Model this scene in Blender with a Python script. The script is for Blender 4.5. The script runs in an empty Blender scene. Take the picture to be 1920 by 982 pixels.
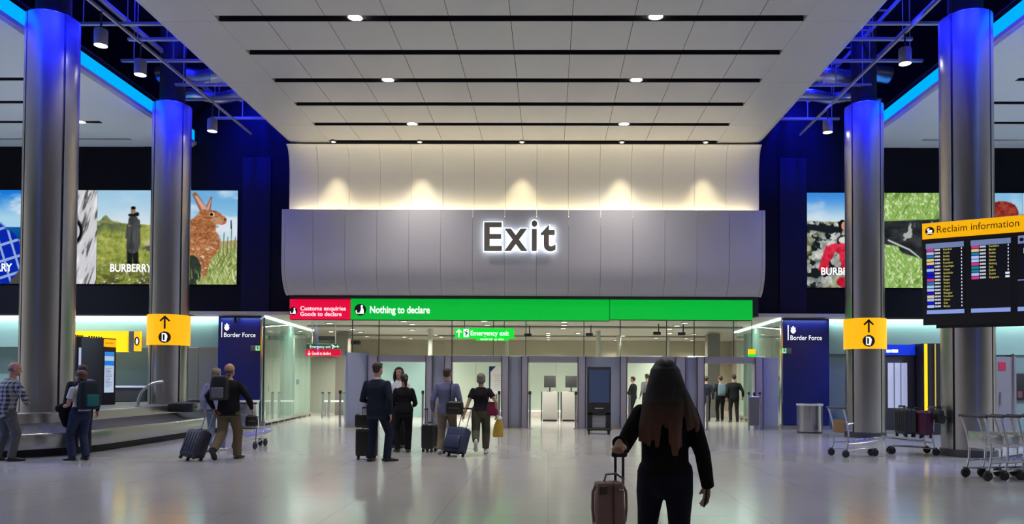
import bpy, bmesh, math, random
import numpy as np
from mathutils import Vector, Matrix, Euler
random.seed(7)
PI = math.pi
R = math.radians
V = Vector
S = bpy.context.scene
COL = S.collection

# ---------------------------------------------------------------- camera
F = 1400.0
CAMZ = 1.52
cd = bpy.data.cameras.new('camera')
cam = bpy.data.objects.new('camera', cd)
COL.objects.link(cam)
cam.location = (0, 0, CAMZ)
CR = Matrix.Rotation(R(.7), 3, 'Z') @ Matrix.Rotation(PI/2 + R(1.3), 3, 'X') @ Matrix.Rotation(R(.3), 3, 'Z')
cam.rotation_euler = CR.to_euler()
cd.sensor_width = 36
cd.lens = F/1920*36
_d = CR.transposed() @ V((0, 1, 0))
cd.shift_x = (960 + F*_d.x/-_d.z - 1028)/1920
cd.shift_y = (711 - 491 + F*_d.y/-_d.z)/1920
cd.clip_end = 200
S.camera = cam
S.view_settings.view_transform = 'Standard'
S.view_settings.look = 'None'
S.view_settings.gamma = 1
S.view_settings.use_curve_mapping = False
S.view_settings.exposure = 0.0

def ray(px, py):
    return CR @ V(((px - 960 + cd.shift_x*1920)/F, (491 + cd.shift_y*1920 - py)/F, -1))
def at(px, py, Y):
    d = ray(px, py)
    return cam.location + d*(Y/d.y)
def atz(px, py, z):
    d = ray(px, py)
    return cam.location + d*((z - CAMZ)/d.z)

# ---------------------------------------------------------------- world and lamps of the hall
w = bpy.data.worlds.new('hall_air')
S.world = w
w.use_nodes = True
_nt = w.node_tree
_bg = _nt.nodes['Background']
_tc = _nt.nodes.new('ShaderNodeTexCoord')
_sx = _nt.nodes.new('ShaderNodeSeparateXYZ')
_nt.links.new(_tc.outputs['Generated'], _sx.inputs[0])
_mr = _nt.nodes.new('ShaderNodeMapRange')          # the hall behind the viewer is dim, its side bays are bright
_mr.inputs['From Min'].default_value = -.75; _mr.inputs['From Max'].default_value = -.05
_mr.inputs['To Min'].default_value = .10; _mr.inputs['To Max'].default_value = 1
_nt.links.new(_sx.outputs['Y'], _mr.inputs['Value'])
_mx = _nt.nodes.new('ShaderNodeMix'); _mx.data_type = 'RGBA'
_mx.inputs['A'].default_value = (0, 0, 0, 1); _mx.inputs['B'].default_value = (.53, .52, .51, 1)
_nt.links.new(_mr.outputs['Result'], _mx.inputs['Factor']); _nt.links.new(_mx.outputs['Result'], _bg.inputs[0])
w.node_tree.nodes['Background'].inputs[1].default_value = 1.05

def light(name, kind, loc, energy, color=(1, 1, 1), target=None, size=.2, size_y=None, angle=60, blend=.6, parent=None):
    l = bpy.data.lights.new(name, kind)
    l.energy = energy
    l.color = color
    if kind == 'SPOT':
        l.spot_size = R(angle); l.spot_blend = blend; l.shadow_soft_size = size
    elif kind == 'AREA':
        l.size = size
        if size_y:
            l.shape = 'RECTANGLE'; l.size_y = size_y
    else:
        l.shadow_soft_size = size
    o = bpy.data.objects.new(name, l)
    COL.objects.link(o)
    o.location = loc
    if target is not None:
        o.rotation_euler = (V(target) - V(loc)).to_track_quat('-Z', 'Y').to_euler()
    if parent:
        o.parent = parent
        o.location = V(loc) - wm(parent).translation
    return o

BLUE = (.006, .012, 1.0)
WARM = (1.0, .86, .52)

# ---------------------------------------------------------------- materials
MATS = {}
def mat(name, col, rough=.6, metal=0, emit=None, es=1, noise=None, spec=None, aniso=0, coat=0, bump=None):
    """principled; noise=(scale, amount) varies the base colour a little; bump=(scale, strength)"""
    if name in MATS:
        return MATS[name]
    m = bpy.data.materials.new(name)
    m.use_nodes = True
    nt = m.node_tree
    b = nt.nodes['Principled BSDF']
    b.inputs['Base Color'].default_value = (*col, 1)
    b.inputs['Roughness'].default_value = rough
    b.inputs['Metallic'].default_value = metal
    if spec is not None:
        b.inputs['Specular IOR Level'].default_value = spec
    if aniso:
        b.inputs['Anisotropic'].default_value = aniso
    if coat:
        b.inputs['Coat Weight'].default_value = coat
    if emit:
        b.inputs['Emission Color'].default_value = (*emit, 1)
        b.inputs['Emission Strength'].default_value = es
    if noise:
        tc = nt.nodes.new('ShaderNodeTexCoord')
        n = nt.nodes.new('ShaderNodeTexNoise')
        n.inputs['Scale'].default_value = noise[0]
        n.inputs['Detail'].default_value = 4
        nt.links.new(tc.outputs['Object'], n.inputs['Vector'])
        mr = nt.nodes.new('ShaderNodeMapRange')
        mr.inputs['To Min'].default_value = 1 - noise[1]
        mr.inputs['To Max'].default_value = 1 + noise[1]
        nt.links.new(n.outputs['Fac'], mr.inputs['Value'])
        mx = nt.nodes.new('ShaderNodeMix'); mx.data_type = 'RGBA'; mx.blend_type = 'MULTIPLY'
        mx.inputs['Factor'].default_value = 1
        mx.inputs['A'].default_value = (*col, 1)
        nt.links.new(mr.outputs['Result'], mx.inputs['B'])
        nt.links.new(mx.outputs['Result'], b.inputs['Base Color'])
    if bump:
        tc = nt.nodes.new('ShaderNodeTexCoord')
        n = nt.nodes.new('ShaderNodeTexNoise')
        n.inputs['Scale'].default_value = bump[0]
        nt.links.new(tc.outputs['Object'], n.inputs['Vector'])
        bp = nt.nodes.new('ShaderNodeBump')
        bp.inputs['Strength'].default_value = bump[1]
        nt.links.new(n.outputs['Fac'], bp.inputs['Height'])
        nt.links.new(bp.outputs['Normal'], b.inputs['Normal'])
    MATS[name] = m
    return m

def emis(name, col, s):
    if name in MATS:
        return MATS[name]
    m = bpy.data.materials.new(name); m.use_nodes = True
    nt = m.node_tree; nt.nodes.clear()
    e = nt.nodes.new('ShaderNodeEmission'); o = nt.nodes.new('ShaderNodeOutputMaterial')
    e.inputs[0].default_value = (*col, 1); e.inputs[1].default_value = s
    nt.links.new(e.outputs[0], o.inputs[0])
    MATS[name] = m
    return m

def glass(name, tint, refl=.35, rough=.02, clear=1.0, diffuse=None):
    """thin pane: see-through tint, fresnel mirror, optional milky share"""
    m = bpy.data.materials.new(name); m.use_nodes = True
    nt = m.node_tree; nt.nodes.clear()
    o = nt.nodes.new('ShaderNodeOutputMaterial')
    t = nt.nodes.new('ShaderNodeBsdfTransparent'); t.inputs[0].default_value = (*tint, 1)
    g = nt.nodes.new('ShaderNodeBsdfGlossy'); g.inputs[0].default_value = (1, 1, 1, 1); g.inputs['Roughness'].default_value = rough
    lw = nt.nodes.new('ShaderNodeFresnel'); lw.inputs[0].default_value = 1.5
    mu = nt.nodes.new('ShaderNodeMath'); mu.operation = 'MULTIPLY_ADD'; mu.inputs[1].default_value = 1.0; mu.inputs[2].default_value = refl
    mu.use_clamp = True
    nt.links.new(lw.outputs[0], mu.inputs[0])
    mx = nt.nodes.new('ShaderNodeMixShader')
    base = t.outputs[0]
    if diffuse:
        d = nt.nodes.new('ShaderNodeBsdfDiffuse'); d.inputs[0].default_value = (*diffuse, 1)
        m2 = nt.nodes.new('ShaderNodeMixShader'); m2.inputs[0].default_value = clear
        nt.links.new(d.outputs[0], m2.inputs[1]); nt.links.new(t.outputs[0], m2.inputs[2])
        base = m2.outputs[0]
    nt.links.new(mu.outputs[0], mx.inputs[0]); nt.links.new(base, mx.inputs[1]); nt.links.new(g.outputs[0], mx.inputs[2])
    nt.links.new(mx.outputs[0], o.inputs[0])
    return m

def floor_material():
    m = bpy.data.materials.new('polished_terrazzo'); m.use_nodes = True
    nt = m.node_tree; b = nt.nodes['Principled BSDF']
    tc = nt.nodes.new('ShaderNodeTexCoord')
    br = nt.nodes.new('ShaderNodeTexBrick')
    br.offset = 0
    br.inputs['Scale'].default_value = 1
    br.inputs['Mortar Size'].default_value = .006
    br.inputs['Brick Width'].default_value = 1.2
    br.inputs['Row Height'].default_value = 1.2
    br.inputs['Color1'].default_value = (.41, .395, .385, 1)
    br.inputs['Color2'].default_value = (.395, .38, .375, 1)
    br.inputs['Mortar'].default_value = (.31, .30, .295, 1)
    nt.links.new(tc.outputs['Object'], br.inputs['Vector'])
    n = nt.nodes.new('ShaderNodeTexNoise'); n.inputs['Scale'].default_value = 60; n.inputs['Detail'].default_value = 3
    nt.links.new(tc.outputs['Object'], n.inputs['Vector'])
    mr = nt.nodes.new('ShaderNodeMapRange'); mr.inputs['To Min'].default_value = .85; mr.inputs['To Max'].default_value = 1.15
    nt.links.new(n.outputs['Fac'], mr.inputs['Value'])
    mx = nt.nodes.new('ShaderNodeMix'); mx.data_type = 'RGBA'; mx.blend_type = 'MULTIPLY'; mx.inputs['Factor'].default_value = 1
    nt.links.new(br.outputs['Color'], mx.inputs['A']); nt.links.new(mr.outputs['Result'], mx.inputs['B'])
    nt.links.new(mx.outputs['Result'], b.inputs['Base Color'])
    n2 = nt.nodes.new('ShaderNodeTexNoise'); n2.inputs['Scale'].default_value = .8
    nt.links.new(tc.outputs['Object'], n2.inputs['Vector'])
    m2 = nt.nodes.new('ShaderNodeMapRange'); m2.inputs['To Min'].default_value = .10; m2.inputs['To Max'].default_value = .20
    nt.links.new(n2.outputs['Fac'], m2.inputs['Value'])
    nt.links.new(m2.outputs['Result'], b.inputs['Roughness'])
    b.inputs['Specular IOR Level'].default_value = .8
    return m

def attr_emission(name, strength):
    m = bpy.data.materials.new(name); m.use_nodes = True
    nt = m.node_tree; nt.nodes.clear()
    o = nt.nodes.new('ShaderNodeOutputMaterial'); e = nt.nodes.new('ShaderNodeEmission')
    a = nt.nodes.new('ShaderNodeAttribute'); a.attribute_name = 'ink'
    nt.links.new(a.outputs['Color'], e.inputs[0]); e.inputs[1].default_value = strength
    nt.links.new(e.outputs[0], o.inputs[0])
    return m

def check_cloth(name, a, b, scale):
    """woven two-colour check in the cloth's own object space"""
    m = bpy.data.materials.new(name); m.use_nodes = True
    nt = m.node_tree; p = nt.nodes['Principled BSDF']; p.inputs['Roughness'].default_value = .9
    tc = nt.nodes.new('ShaderNodeTexCoord'); sp = nt.nodes.new('ShaderNodeSeparateXYZ')
    nt.links.new(tc.outputs['Object'], sp.inputs[0])
    fac = None
    for ax in ('X', 'Z'):
        mm = nt.nodes.new('ShaderNodeMath'); mm.operation = 'MULTIPLY'; mm.inputs[1].default_value = scale
        nt.links.new(sp.outputs[ax], mm.inputs[0])
        fr = nt.nodes.new('ShaderNodeMath'); fr.operation = 'FRACT'; nt.links.new(mm.outputs[0], fr.inputs[0])
        gt = nt.nodes.new('ShaderNodeMath'); gt.operation = 'GREATER_THAN'; gt.inputs[1].default_value = .5
        nt.links.new(fr.outputs[0], gt.inputs[0])
        if fac is None:
            fac = gt
        else:
            ad = nt.nodes.new('ShaderNodeMath'); ad.operation = 'ADD'
            nt.links.new(fac.outputs[0], ad.inputs[0]); nt.links.new(gt.outputs[0], ad.inputs[1])
            hf = nt.nodes.new('ShaderNodeMath'); hf.operation = 'MULTIPLY'; hf.inputs[1].default_value = .5
            nt.links.new(ad.outputs[0], hf.inputs[0]); fac = hf
    mx = nt.nodes.new('ShaderNodeMix'); mx.data_type = 'RGBA'
    mx.inputs['A'].default_value = (*a, 1); mx.inputs['B'].default_value = (*b, 1)
    nt.links.new(fac.outputs[0], mx.inputs['Factor']); nt.links.new(mx.outputs['Result'], p.inputs['Base Color'])
    return m

def ombre(name, top, tip, z0, z1):
    """hair dyed darker at the roots than at the tips (a real colour, along the hair's own height)"""
    m = bpy.data.materials.new(name); m.use_nodes = True
    nt = m.node_tree; p = nt.nodes['Principled BSDF']; p.inputs['Roughness'].default_value = .55
    tc = nt.nodes.new('ShaderNodeTexCoord'); sp = nt.nodes.new('ShaderNodeSeparateXYZ')
    nt.links.new(tc.outputs['Object'], sp.inputs[0])
    mr = nt.nodes.new('ShaderNodeMapRange'); mr.inputs['From Min'].default_value = z0; mr.inputs['From Max'].default_value = z1
    nt.links.new(sp.outputs['Z'], mr.inputs['Value'])
    mx = nt.nodes.new('ShaderNodeMix'); mx.data_type = 'RGBA'
    mx.inputs['A'].default_value = (*tip, 1); mx.inputs['B'].default_value = (*top, 1)
    nt.links.new(mr.outputs['Result'], mx.inputs['Factor'])
    wv = nt.nodes.new('ShaderNodeTexNoise'); wv.inputs['Scale'].default_value = 9
    mp = nt.nodes.new('ShaderNodeMapping'); mp.inputs['Scale'].default_value = (13, 13, .45)
    nt.links.new(tc.outputs['Object'], mp.inputs['Vector']); nt.links.new(mp.outputs[0], wv.inputs['Vector'])
    m2 = nt.nodes.new('ShaderNodeMapRange'); m2.inputs['To Min'].default_value = .4; m2.inputs['To Max'].default_value = 1.6
    nt.links.new(wv.outputs['Fac'], m2.inputs['Value'])
    m3 = nt.nodes.new('ShaderNodeMix'); m3.data_type = 'RGBA'; m3.blend_type = 'MULTIPLY'; m3.inputs['Factor'].default_value = 1
    nt.links.new(mx.outputs['Result'], m3.inputs['A']); nt.links.new(m2.outputs['Result'], m3.inputs['B'])
    nt.links.new(m3.outputs['Result'], p.inputs['Base Color'])
    bp = nt.nodes.new('ShaderNodeBump'); bp.inputs['Strength'].default_value = .9
    nt.links.new(wv.outputs['Fac'], bp.inputs['Height']); nt.links.new(bp.outputs['Normal'], p.inputs['Normal'])
    return m

def steel_material():
    """brushed stainless: fine horizontal grain"""
    m = bpy.data.materials.new('brushed_steel'); m.use_nodes = True
    nt = m.node_tree; p = nt.nodes['Principled BSDF']
    p.inputs['Base Color'].default_value = (.43, .41, .39, 1); p.inputs['Metallic'].default_value = .97
    p.inputs['Roughness'].default_value = .34
    tc = nt.nodes.new('ShaderNodeTexCoord'); mp = nt.nodes.new('ShaderNodeMapping'); mp.inputs['Scale'].default_value = (1.5, 1.5, .25)
    n = nt.nodes.new('ShaderNodeTexNoise'); n.inputs['Scale'].default_value = 2; n.inputs['Detail'].default_value = 3
    nt.links.new(tc.outputs['Object'], mp.inputs['Vector']); nt.links.new(mp.outputs[0], n.inputs['Vector'])
    mr = nt.nodes.new('ShaderNodeMapRange'); mr.inputs['To Min'].default_value = .24; mr.inputs['To Max'].default_value = .38
    nt.links.new(n.outputs['Fac'], mr.inputs['Value']); nt.links.new(mr.outputs['Result'], p.inputs['Roughness'])
    return m

# ---------------------------------------------------------------- mesh helpers
def wm(o):
    m = o.matrix_basis.copy()
    while o.parent:
        o = o.parent
        m = o.matrix_basis @ m
    return m

def link(o, parent=None):
    COL.objects.link(o)
    if parent:
        o.parent = parent
    return o

def tag(o, label=None, cat=None, group=None, kind=None):
    for k, v in (('label', label), ('category', cat), ('group', group), ('kind', kind)):
        if v:
            o[k] = v
    return o

def thing(name, label, cat, loc=(0, 0, 0), rz=0, group=None, rot=None):
    o = bpy.data.objects.new(name, None)
    o.empty_display_size = .1
    COL.objects.link(o)
    o.matrix_basis = Matrix.Translation(V(loc)) @ (rot.to_4x4() if rot else Matrix.Rotation(rz, 4, 'Z'))
    return tag(o, label, cat, group)

def copy_tree(o, parent=None):
    c = o.copy()
    COL.objects.link(c)
    if parent:
        c.parent = parent
    for ch in list(o.children):
        copy_tree(ch, c)
    return c

class MB:
    def __init__(s):
        s.bm = bmesh.new()
    def _add(s, geom_verts, M):
        bmesh.ops.transform(s.bm, matrix=M, verts=geom_verts)
    def box(s, c, d, rz=0, bev=0, seg=2, M=None):
        r = bmesh.ops.create_cube(s.bm, size=1)
        vs = r['verts']
        bmesh.ops.scale(s.bm, vec=V(d), verts=vs)
        if bev:
            es = list({e for v in vs for e in v.link_edges})
            rr = bmesh.ops.bevel(s.bm, geom=es, offset=bev, segments=seg, affect='EDGES', profile=.5)
            vs = list({v for f in rr['faces'] for v in f.verts} | {v for v in vs if v.is_valid})
            # bevel returns only new faces: collect the whole island
            seen = set(vs); st = list(vs)
            while st:
                v = st.pop()
                for e in v.link_edges:
                    o = e.other_vert(v)
                    if o not in seen:
                        seen.add(o); st.append(o)
            vs = list(seen)
        T = M if M else Matrix.Translation(V(c)) @ Matrix.Rotation(rz, 4, 'Z')
        s._add(vs, T)
        return s
    def cyl(s, p0, p1, r, r2=None, n=20):
        p0, p1 = V(p0), V(p1)
        d = p1 - p0
        q = d.to_track_quat('Z', 'Y').to_matrix().to_4x4()
        bmesh.ops.create_cone(s.bm, cap_ends=True, segments=n, radius1=r, radius2=r if r2 is None else r2, depth=d.length,
                              matrix=Matrix.Translation((p0 + p1)/2) @ q)
        return s
    def ell(s, c, r, n=16, m=10, rot=None):
        M = Matrix.Translation(V(c)) @ (rot.to_4x4() if rot else Matrix()) @ Matrix.Diagonal((*((r, r, r) if isinstance(r, (int, float)) else r), 1))
        bmesh.ops.create_uvsphere(s.bm, u_segments=n, v_segments=m, radius=1, matrix=M)
        return s
    def sweep(s, pts, radii, side=(1, 0, 0), n=12, cap='round', caps=None):
        pts = [V(p) for p in pts]
        rr = [(r, r) if isinstance(r, (int, float)) else r for r in radii]
        cap0, cap1 = caps if caps else (cap, cap)
        N = len(pts)
        tan = []
        for i in range(N):
            a = pts[max(i-1, 0)]; b = pts[min(i+1, N-1)]
            t = (b - a)
            tan.append(t.normalized() if t.length > 1e-9 else V((0, 0, 1)))
        side = V(side)
        rings = []
        def ring(p, t, u, v, rx, ry):
            return [s.bm.verts.new(p + u*(rx*math.cos(2*PI*k/n)) + v*(ry*math.sin(2*PI*k/n))) for k in range(n)]
        u = None
        for i in range(N):
            t = tan[i]
            ref = side if u is None else u
            u = ref - t*ref.dot(t)
            if u.length < 1e-5:
                u = t.orthogonal()
            u.normalize()
            v = t.cross(u)
            rx, ry = rr[i]
            if i == 0 and cap0 == 'round':
                m_ = (rx+ry)/2
                for a in (75, 50, 25):
                    rings.append(ring(pts[0] - t*m_*math.sin(R(a)), t, u, v, rx*math.cos(R(a)), ry*math.cos(R(a))))
            rings.append(ring(pts[i], t, u, v, rx, ry))
            if i == N-1 and cap1 == 'round':
                m_ = (rx+ry)/2
                for a in (25, 50, 75):
                    rings.append(ring(pts[i] + t*m_*math.sin(R(a)), t, u, v, rx*math.cos(R(a)), ry*math.cos(R(a))))
        for a, b in zip(rings, rings[1:]):
            for k in range(n):
                s.bm.faces.new((a[k], a[(k+1) % n], b[(k+1) % n], b[k]))
        s.bm.faces.new(list(reversed(rings[0])))
        s.bm.faces.new(rings[-1])
        return s
    def tube(s, pts, r, n=8):
        return s.sweep(pts, [r]*len(pts), n=n, cap='flat')
    def prism(s, poly, o, u, v, depth):
        """polygon (a,b) in the plane o+u*a+v*b, thickened by depth along u x v"""
        o, u, v = V(o), V(u), V(v)
        w_ = u.cross(v).normalized()*depth
        A = [s.bm.verts.new(o + u*a + v*b) for a, b in poly]
        B = [s.bm.verts.new(o + u*a + v*b + w_) for a, b in poly]
        n = len(A)
        s.bm.faces.new(list(reversed(A))); s.bm.faces.new(B)
        for i in range(n):
            s.bm.faces.new((A[i], A[(i+1) % n], B[(i+1) % n], B[i]))
        return s
    def lathe(s, prof, c=(0, 0, 0), n=32, arc=2*PI, a0=0):
        c = V(c)
        full = abs(arc - 2*PI) < 1e-6
        rings = []
        for r, z in prof:
            rings.append([s.bm.verts.new(c + V((r*math.cos(a0 + arc*k/n), r*math.sin(a0 + arc*k/n), z))) for k in range(n if full else n+1)])
        for a, b in zip(rings, rings[1:]):
            L = len(a)
            for k in range(L if full else L-1):
                s.bm.faces.new((a[k], a[(k+1) % L], b[(k+1) % L], b[k]))
        return s
    def extrude_profile(s, prof, axis_pts):
        """closed profile [(y,z)] swept straight along x from axis_pts[0] to axis_pts[1]"""
        x0, x1 = axis_pts
        A = [s.bm.verts.new((x0, y, z)) for y, z in prof]
        B = [s.bm.verts.new((x1, y, z)) for y, z in prof]
        n = len(A)
        s.bm.faces.new(A); s.bm.faces.new(list(reversed(B)))
        for i in range(n):
            s.bm.faces.new((A[i], B[i], B[(i+1) % n], A[(i+1) % n]))
        return s
    def xf(s, M):
        bmesh.ops.transform(s.bm, matrix=M, verts=s.bm.verts)
        return s
    def build(s, name, m, parent=None, world=True, smooth=35, mats=None):
        bmesh.ops.recalc_face_normals(s.bm, faces=s.bm.faces)
        if parent and world:
            bmesh.ops.transform(s.bm, matrix=wm(parent).inverted(), verts=s.bm.verts)
        me = bpy.data.meshes.new(name)
        s.bm.to_mesh(me); s.bm.free()
        for x in (mats or [m]):
            me.materials.append(x)
        if smooth and len(me.polygons):
            me.shade_smooth()
            me.set_sharp_from_angle(angle=R(smooth))
        o = bpy.data.objects.new(name, me)
        return link(o, parent)
    def fuse(s, name, m, parent, voxel, it=4, fac=.5):
        """one continuous surface from overlapping closed pieces"""
        o = s.build(name, m, None, world=False, smooth=0)
        r = o.modifiers.new('r', 'REMESH'); r.mode = 'VOXEL'; r.voxel_size = voxel
        if it:
            sm = o.modifiers.new('s', 'SMOOTH'); sm.factor = fac; sm.iterations = it
        dg = bpy.context.evaluated_depsgraph_get()
        me = bpy.data.meshes.new_from_object(o.evaluated_get(dg))
        o.modifiers.clear()
        old = o.data
        o.data = me
        bpy.data.meshes.remove(old)
        me.name = name
        me.shade_smooth()
        o.parent = parent
        return o

def structure(o, label=None):
    o['kind'] = 'structure'
    if label:
        o['label'] = label
    return o

# ---- lettering
def _glyphs(body, bold=0.0, space=1.0):
    c = bpy.data.curves.new('t', 'FONT')
    c.body = body; c.size = 1; c.offset = bold; c.space_character = space
    c.resolution_u = 4
    o = bpy.data.objects.new('t', c)
    COL.objects.link(o)
    dg = bpy.context.evaluated_depsgraph_get()
    me = bpy.data.meshes.new_from_object(o.evaluated_get(dg))
    vs = np.empty(len(me.vertices)*3); me.vertices.foreach_get('co', vs)
    vs = vs.reshape(-1, 3)
    fs = [list(p.vertices) for p in me.polygons]
    bpy.data.objects.remove(o); bpy.data.curves.remove(c); bpy.data.meshes.remove(me)
    return vs, fs
CAP = _glyphs('E')[0][:, 1].max()

def text_into(bm, body, o, u, v, w, h, bold=.012, fitbox=False, warp=None):
    """baseline-left at o, cap height h, total width w; fitbox fits the outline itself to w x h"""
    vs, fs = _glyphs(body, bold)
    if not len(vs):
        return
    x0, x1 = vs[:, 0].min(), vs[:, 0].max()
    kx = w/(x1 - x0)
    if fitbox:
        y0 = vs[:, 1].min(); ky = h/(vs[:, 1].max() - y0)
    else:
        y0 = 0; ky = h/CAP
    o, u, v = V(o), V(u), V(v)
    bv = [bm.verts.new(o + u*float((p[0]-x0)*kx) + v*float((p[1]-y0)*ky)) for p in vs]
    for f in fs:
        try:
            bm.faces.new([bv[i] for i in f])
        except ValueError:
            pass

def lettering(name, body, o, u, v, w, h, m, parent, bold=.012, depth=0, world=True, fitbox=False):
    mb = MB()
    text_into(mb.bm, body, o, u, v, w, h, bold, fitbox)
    if depth:
        n = V(u).cross(V(v)).normalized()
        r = bmesh.ops.extrude_face_region(mb.bm, geom=list(mb.bm.faces))
        bmesh.ops.translate(mb.bm, vec=n*depth, verts=[g for g in r['geom'] if isinstance(g, bmesh.types.BMVert)])
    return mb.build(name, m, parent, world=world, smooth=0)

# ---- pictures shown on lit screens
def srgb(c):
    c = np.clip(np.asarray(c, float), 0, 1)
    return np.where(c <= .04045, c/12.92, ((c+.055)/1.055)**2.4)
def vnoise(U, W, sc, seed=0):
    rng = np.random.default_rng(seed)
    g = rng.random((64, 64))
    x = (U*sc[0]) % 64; y = (W*sc[1]) % 64
    xi = np.floor(x).astype(int); yi = np.floor(y).astype(int)
    fx = x-xi; fy = y-yi
    fx = fx*fx*(3-2*fx); fy = fy*fy*(3-2*fy)
    a = g[xi % 64, yi % 64]; b = g[(xi+1) % 64, yi % 64]; c = g[xi % 64, (yi+1) % 64]; d = g[(xi+1) % 64, (yi+1) % 64]
    return (a*(1-fx)+b*fx)*(1-fy)+(c*(1-fx)+d*fx)*fy
def fbm(U, W, sc, seed=0, o=4):
    t = 0; a = .5
    for k in range(o):
        t = t + a*vnoise(U, W, (sc[0]*2**k, sc[1]*2**k), seed+k); a *= .5
    return t/(1-.5**o)
def mixc(img, col, mask):
    return img*(1-mask[..., None]) + np.asarray(col)*mask[..., None]
def sstep(a, b, x):
    t = np.clip((x-a)/(b-a), 0, 1)
    return t*t*(3-2*t)
def ellm(U, W, cx, cy, rx, ry, ang=0, soft=.06):
    c, s_ = math.cos(ang), math.sin(ang)
    x = (U-cx)*c+(W-cy)*s_; y = -(U-cx)*s_+(W-cy)*c
    return 1-sstep(1-soft, 1+soft, np.sqrt((x/rx)**2+(y/ry)**2))
def capm(U, W, a, b, ra, rb, soft=.008):
    a = np.array(a); b = np.array(b); d = b-a
    t = np.clip(((U-a[0])*d[0]+(W-a[1])*d[1])/(d@d), 0, 1)
    dist = np.hypot(U-a[0]-t*d[0], W-a[1]-t*d[1])
    r = ra+(rb-ra)*t
    return 1-sstep(-soft, soft, dist-r)

def picture(name, o, u, v, w, h, fn, parent, strength, nx=140):
    """a screen's picture: a fine grid whose points carry the picture's colours"""
    ny = int(nx*h/w)
    W, U = np.meshgrid(np.linspace(0, 1, ny+1), np.linspace(0, 1, nx+1), indexing='ij')
    A = w/h
    img = fn(U*A, W, A)                                     # x runs 0..A, y 0..1
    o, u, v = V(o), V(u), V(v)
    P = np.array(o)[None, None] + U[..., None]*np.array(u)*w + W[..., None]*np.array(v)*h
    P = P.reshape(-1, 3)
    if parent:
        M = np.array(wm(parent).inverted())
        P = P @ M[:3, :3].T + M[:3, 3]
    idx = np.arange((nx+1)*(ny+1)).reshape(ny+1, nx+1)
    q = np.stack([idx[:-1, :-1], idx[:-1, 1:], idx[1:, 1:], idx[1:, :-1]], -1).reshape(-1, 4)
    me = bpy.data.meshes.new(name)
    me.from_pydata(P.tolist(), [], q.tolist())
    at_ = me.color_attributes.new('ink', 'FLOAT_COLOR', 'POINT')
    c = np.concatenate([srgb(img), np.ones(img.shape[:2]+(1,))], -1).astype(np.float32)
    at_.data.foreach_set('color', c.reshape(-1))
    me.materials.append(strength)
    return link(bpy.data.objects.new(name, me), parent)
# ================================================================= SETTING
XC = -.78                                   # centre line of the hall
M_floor = floor_material()
M_white = mat('ceiling_white', (.56, .55, .53), .45, noise=(.7, .03))
M_cove = mat('cove_white', (.68, .66, .63), .5)
M_panel = mat('exit_panel_white', (.49, .475, .51), .42)
M_bayceil_lit = mat('bay_ceiling_lit_white', (.72, .79, .88), .45)  # same ceiling white, with the bays' brighter bluish light put into the colour
M_black = mat('matt_black', (.012, .012, .016), .6)
M_void = mat('void_black', (.012, .014, .028), .8)
M_navywall = mat('dark_navy_wall', (.0035, .004, .010), .6, spec=.15)
M_steel = steel_material()
M_chrome = mat('chrome', (.62, .62, .64), .22, 1)
M_dsteel = mat('dark_steel', (.10, .10, .105), .4, .8)
M_bluepanel = mat('border_blue', (.008, .015, .14), .4)
M_teal = mat('frosted_teal_glass', (.27, .40, .39), .25, coat=.3)
M_tealwall = mat('teal_wall', (.22, .33, .33), .4)
M_steelpanel = mat('steel_door_sheet', (.34, .33, .30), .35, .6)
M_lilac = mat('lilac_frame', (.33, .31, .38), .45)
M_lilacpanel = mat('lilac_panel', (.34, .37, .50), .4)
M_palegreen = mat('pale_green_glass', (.47, .55, .47), .3, emit=(.62, .78, .58), es=.16)
M_beige = mat('beige_wall', (.36, .33, .26), .6)
M_inceil = mat('low_ceiling_white', (.45, .42, .37), .6)
M_plinth = mat('plinth_steel', (.40, .39, .37), .4, .6)
M_pane = glass('clear_pane', (.93, .96, .94), refl=.0)
M_mirrorpane = glass('green_tinted_pane', (.50, .74, .64), refl=.14, clear=.42, diffuse=(.33, .52, .44))
M_led = emis('led_white_green', (.80, 1.0, .90), 3.2)
M_ledwarm = emis('led_warm', (1.0, .88, .58), 5)
M_lamp = emis('lamp_disc', (1, .97, .92), 14)
M_lamp2 = emis('small_lamp_disc', (1, .94, .82), 9)
M_cyan = emis('cyan_led', (.0, .30, 1.0), 1.5)
M_yellow = mat('yellow_sign', (.9, .45, .0), .5, emit=(1.0, .47, .0), es=.78)
M_brightyellow = mat('bright_yellow_sign', (.9, .55, .0), .5, emit=(1.0, .62, .0), es=.85)
M_ink = mat('black_ink', (.015, .01, .01), .5)
M_whiteink = mat('white_lit_ink', (.8, .8, .8), .5, emit=(1, 1, 1), es=.9)
M_red = mat('red_sign', (.5, .0, .03), .4, emit=(.82, .0, .045), es=.85)
M_green = mat('green_sign', (.0, .3, .04), .4, emit=(.0, .42, .03), es=.95, noise=(1.2, .1))
M_greenhi = mat('bright_green_sign', (.0, .4, .02), .4, emit=(.0, .68, .03), es=1.0)
M_darkgreen = mat('dark_green_sign', (.01, .09, .05), .4, emit=(.01, .10, .05), es=.5)
M_palelight = mat('pale_lit_sheet', (.5, .5, .5), .5, emit=(.55, .62, .95), es=.42)
M_paper = mat('white_poster_paper', (.75, .75, .78), .6)
M_rubber = mat('black_rubber', (.015, .015, .015), .7)
M_plasticgrey = mat('dark_grey_plastic', (.05, .05, .055), .5)

b = MB(); b.box((0, 17, -.05), (64, 60, .1)); structure(b.build('floor', M_floor, smooth=0), 'polished grey terrazzo floor of the arrivals hall')

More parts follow.
